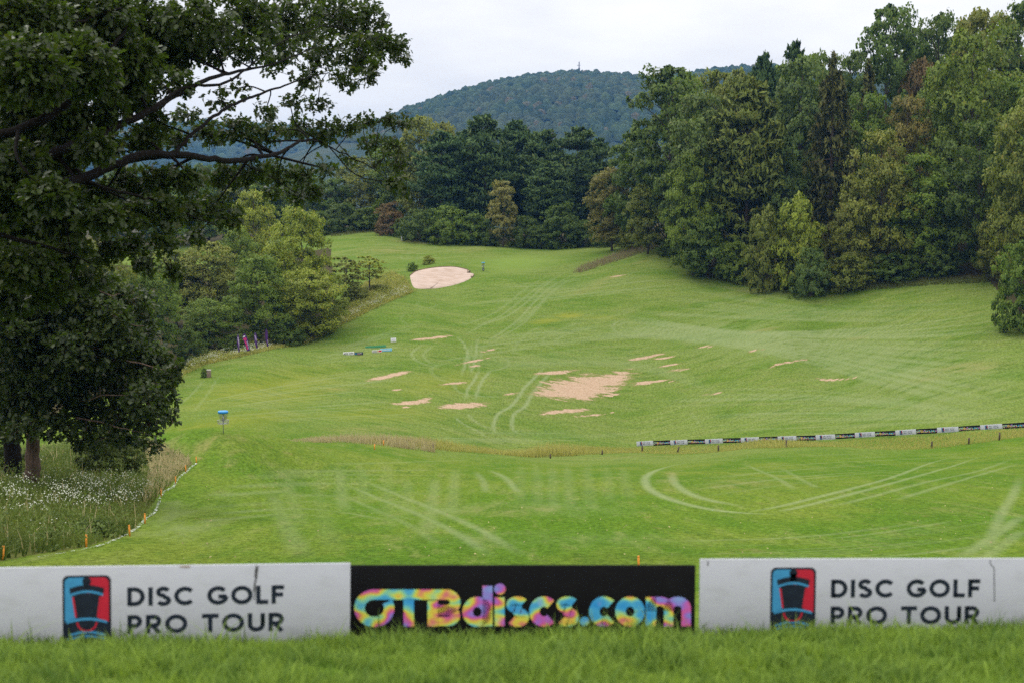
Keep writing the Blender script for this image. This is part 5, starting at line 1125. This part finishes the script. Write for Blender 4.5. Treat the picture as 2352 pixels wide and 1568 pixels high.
# ------------------------------------------------------------------ disc golf baskets
galv = plain('galvanised', (0.42, 0.43, 0.45), 0.4, 0.5, 0.7); chain_m = plain('chain', (0.22, 0.22, 0.23), 0.45, 0.5, 0.7)
def basket(u, v, d, band, label, sleeve=False, scale=1.0):
    q_ = P(u, v, d); z = float(height(q_[0], d)); e = empty('disc_golf_basket', (q_[0], d, z)); e.scale = (scale,) * 3; tag(e, label, 'basket', 'disc golf baskets')
    mb = MB(); mb.tube([(0, 0, -0.1), (0, 0, 1.40)], 0.027, 10); mb.build('pole', galv, e, smooth=True)
    mb = MB(); mb.lathe([(0.02, 1.395), (0.27, 1.385), (0.30, 1.37), (0.302, 1.245), (0.285, 1.245), (0.28, 1.36), (0.02, 1.375)], n=28); mb.build('band', band, e, smooth=False)
    mb = MB()
    for k in range(12):
        a = k * math.pi / 6; c, s_ = math.cos(a), math.sin(a); mb.tube([(0.255 * c, 0.255 * s_, 1.25), (0.235 * c, 0.235 * s_, 1.05), (0.16 * c, 0.16 * s_, 0.84), (0.04 * c, 0.04 * s_, 0.76)], 0.0085, 4)
    mb.build('outer_chains', chain_m, e)
    mb = MB()
    for k in range(6):
        a = k * math.pi / 3 + .26; c, s_ = math.cos(a), math.sin(a); mb.tube([(0.13 * c, 0.13 * s_, 1.26), (0.12 * c, 0.12 * s_, 1.0), (0.035 * c, 0.035 * s_, 0.80)], 0.0085, 4)
    mb.build('inner_chains', chain_m, e)
    mb = MB(); mb.ring((0, 0, 0.83), 0.335, 0.011); mb.ring((0, 0, 0.76), 0.33, 0.006); mb.ring((0, 0, 0.70), 0.325, 0.006); mb.ring((0, 0, 0.63), 0.31, 0.008); mb.ring((0, 0, 0.625), 0.16, 0.006)
    for k in range(20):
        a = k * math.pi / 10; c, s_ = math.cos(a), math.sin(a); mb.tube([(0.335 * c, 0.335 * s_, 0.83), (0.31 * c, 0.31 * s_, 0.63), (0.03 * c, 0.03 * s_, 0.62)], 0.0045, 4, caps=False)
    mb.build('tray', galv, e)
    if sleeve:
        mb = MB(); mb.box((0, -0.03, 0.26), (0.16, 0.05, 0.26)); sl_ = mb.build('sign_box', plain('sleeve', (0.03, 0.045, 0.06), 0.5), e, bevel=0.01)
        f = Flat(-0.082); f.poly([(-.045, .06), (.0, .06), (.0, .42), (-.045, .42)]); f.build('white_mark', plain('white_mark', (0.7, 0.7, 0.72)), sl_)
    return e
basket(513, 994, 84, plain('blue_band', (0.012, 0.24, 0.62), 0.4, 0.5, dirt=0.1), 'bright blue topped disc golf basket on the grassy mound at left')
basket(1110, 623, 260, plain('light_blue_band', (0.10, 0.38, 0.62), 0.45, dirt=0.1), 'small far disc golf basket with light blue band and dark base beside the bunker', True, 1.12)

# ------------------------------------------------------------------ flags, signs, bins
purp = plain('purple_cloth', (0.085, 0.03, 0.17), 0.8, 0.1, dirt=0.3, scale=2); lil = plain('lilac_print', (0.42, 0.34, 0.52), 0.8, 0.1); pink = plain('pink_print', (0.62, 0.05, 0.20), 0.8, 0.1, dirt=0.2); pole_m = plain('flag_pole', (0.05, 0.05, 0.05), 0.4)
wh_p = plain('white_print', (0.68, 0.68, 0.68), 0.7)
def flag(u, v, d, hgt, yaw, lean, label, marks):
    q_ = P(u, v, d); z = float(height(q_[0], d)); e = empty('feather_flag', (q_[0], d, z)); tag(e, label, 'flag', 'purple feather flags at the hollow')
    e.rotation_euler = (0, lean, yaw)
    zz = np.linspace(0, hgt, 14); bendx = -0.35 * (zz / hgt) ** 5
    mb = MB(); mb.tube(np.column_stack([bendx, zz * 0, zz - np.where(zz == 0, 0.1, 0)]), np.linspace(0.022, 0.009, 14), 6); mb.build('pole', pole_m, e, smooth=True)
    z0 = hgt * 0.26; t = np.linspace(0, 1, 16); zc = z0 + (hgt - z0) * t; xr = -0.35 * (zc / hgt) ** 5 - 0.015
    w = 0.68 * (0.62 + 0.38 * t) * np.clip((1 - t) * 5, 0.06, 1) ** 0.6
    V = []
    for j in range(7):
        s_ = j / 6; V.append(np.column_stack([xr - w * s_, 0.05 * np.sin(s_ * 5 + t * 6), zc - 0.10 * s_ * (t > .05)]))
    V = np.concatenate(V); Fq = [(j * 16 + i, (j + 1) * 16 + i, (j + 1) * 16 + i + 1, j * 16 + i + 1) for j in range(6) for i in range(15)]
    o = mk('cloth', V, np.array(Fq), purp, e, smooth=True); so = o.modifiers.new('thick', 'SOLIDIFY'); so.thickness = 0.006
    for (t0, t1, s0, s1, m_) in marks:
        tt = np.linspace(t0, t1, 8); f_ = []; VV = []
        for s_ in np.linspace(s0, s1, 4):
            zc2 = z0 + (hgt - z0) * tt; w2 = 0.68 * (0.62 + 0.38 * tt) * np.clip((1 - tt) * 5, 0.06, 1) ** 0.6
            VV.append(np.column_stack([-0.35 * (zc2 / hgt) ** 5 - 0.015 - w2 * s_, 0.05 * np.sin(s_ * 5 + tt * 6) - 0.012, zc2 - 0.10 * s_]))
        mk('print', np.concatenate(VV), np.array([(j * 8 + i, (j + 1) * 8 + i, (j + 1) * 8 + i + 1, j * 8 + i + 1) for j in range(3) for i in range(7)]), m_, o)
flag(551, 824, 198, 3.5, 1.25, -0.01, 'purple feather flag seen nearly edge-on, leftmost of the four', [(.15, .85, .25, .6, lil)])
flag(577, 822, 198.5, 3.45, 0.35, -0.16, 'leaning purple feather flag with pink lettering, facing the camera', [(.12, .26, .45, .82, pink), (.28, .42, .45, .82, pink), (.44, .60, .45, .82, pink), (.62, .76, .2, .85, pink), (.80, .88, .25, .8, wh_p), (.12, .24, .12, .32, lil), (.28, .55, .12, .36, lil)])
flag(593, 814, 201, 3.1, 1.15, -0.10, 'third purple feather flag from the left, thin and leaning', [(.5, .85, .3, .6, lil)])
flag(617, 811, 202, 3.4, 1.2, -0.05, 'rightmost dark purple feather flag by the pale tree stem', [(.2, .4, .3, .6, lil)])
def sign(u, v, d, w, h_, col, label, marks=(), yaw=0.0, roll=0.0, legs=0.0, name='low_sign', thick=0.012):
    q_ = P(u, v, d); z = float(height(q_[0], d)); e = empty(name, (q_[0], d, z)); tag(e, label, 'sign', 'small signs by the far tee'); e.rotation_euler = (0, roll, yaw)
    mb = MB(); mb.box((0, 0, legs + h_ / 2), (w / 2, thick, h_ / 2)); mb.build('panel', plain('sign_' + name, col, 0.55, dirt=0.12), e, bevel=0.004)
    if legs > 0:
        for s_ in (-1, 1): mb = MB(); mb.tube([(s_ * w * .42, 0.03, -.05), (s_ * w * .42, 0.03, legs + h_ * .6)], 0.015, 6); mb.build('leg', galv, e)
    for x0, x1, z0, z1, m_ in marks: f = Flat(-thick - .002); f.poly([(x0 * w, legs + z0 * h_), (x1 * w, legs + z0 * h_), (x1 * w, legs + z1 * h_), (x0 * w, legs + z1 * h_)]); f.build('print', m_, e)
    return e
pm = [(-.42 + .065 * k, -.42 + .065 * k + .045, .30, .66, navy) for k in range(13) if k != 6]
sign(801, 811, 207, 1.65, .46, (.72, .72, .72), 'low white sign with a line of dark lettering, leftmost by the far tee', pm, -.05, -.06)
sign(823, 808, 207.3, 1.45, .42, (.02, .035, .06), 'low navy sign joined to the right of the white one', [(-.1 + .06 * k, -.06 + .06 * k, .45, .68, wh_p) for k in range(8)] + [(-.05, .25, .25, .35, red_p), (-.3, -.18, .3, .7, blue_p)], -.05, -.06)
sign(863, 801, 211, 3.1, .34, (.06, .28, .13), 'long low green mesh barrier between the two sign pairs', [], -.05, -.07)
sign(866, 804, 208.5, 1.5, .40, (.66, .66, .62), 'low white and red sign, left of the light blue one', [(-.42 + .09 * k, -.38 + .09 * k, .2, .75, navy) for k in range(5)] + [(.02, .16, .2, .8, plain('gold_print', (.6, .4, .1))), (.18, .46, .25, .8, red_p)], -.05, -.08)
sign(887, 801, 209, 1.75, .44, (.20, .52, .72), 'low light blue sign at the right end of the far tee', [(-.3 + .07 * k, -.25 + .07 * k, .35, .65, wh_p) for k in range(9)], -.05, -.06)
sign(904, 790, 213, .82, .60, (.74, .74, .76), 'square white sign on short legs right of the far tee', [(-.35, .35, .3, .34, lil), (-.35, .35, .5, .54, lil), (-.35, .3, .68, .72, lil)], -.05, -.04, .12, 'square_sign')
q_ = P(480, 868, 186); z = float(height(q_[0], 186)); e = empty('post_box', (q_[0], 186, z)); tag(e, 'small brown box post with pale cap at the grass edge below the flags', 'post')
mb = MB(); mb.box((0, 0, .42), (.24, .24, .45)); mb.build('body', plain('post_brown', (.22, .16, .12), .8, dirt=.3), e, bevel=.02)
mb = MB(); mb.box((0, 0, .94), (.27, .27, .07)); mb.build('cap', plain('post_cap', (.45, .41, .38), .8), e, bevel=.02)
q_ = P(925, 545, 306); z = float(height(q_[0], 306)); e = empty('litter_bin', (q_[0], 306, z)); tag(e, 'tall pale grey bin at the edge of the wood behind the meadow', 'bin')
mb = MB(); mb.lathe([(.30, 0), (.34, .03), (.36, .85), (.33, .87)], n=18); mb.build('body', plain('bin_grey', (.42, .43, .46), .5), e, smooth=True)
mb = MB(); mb.lathe([(.37, .85), (.38, .93), (.25, 1.0), (.01, 1.03)], n=18); mb.build('lid', plain('bin_lid', (.5, .5, .52), .5), e, smooth=True)

# ------------------------------------------------------------------ haze over the whole valley
hz_g = NG('air_haze'); pvn = hz_g.n('ShaderNodeVolumePrincipled'); pvn.inputs['Color'].default_value = (0.20, 0.50, 1.0, 1); pvn.inputs['Density'].default_value = HAZE; pvn.inputs['Anisotropy'].default_value = 0.1
hz_g.l(pvn.outputs[0], hz_g.out.inputs['Volume'])
mb = MB(); mb.box((0, 2200, 130), (6400, 2320, 190)); tag(mb.build('haze', hz_g.m), 'thin bluish air over the valley', kind='stuff')
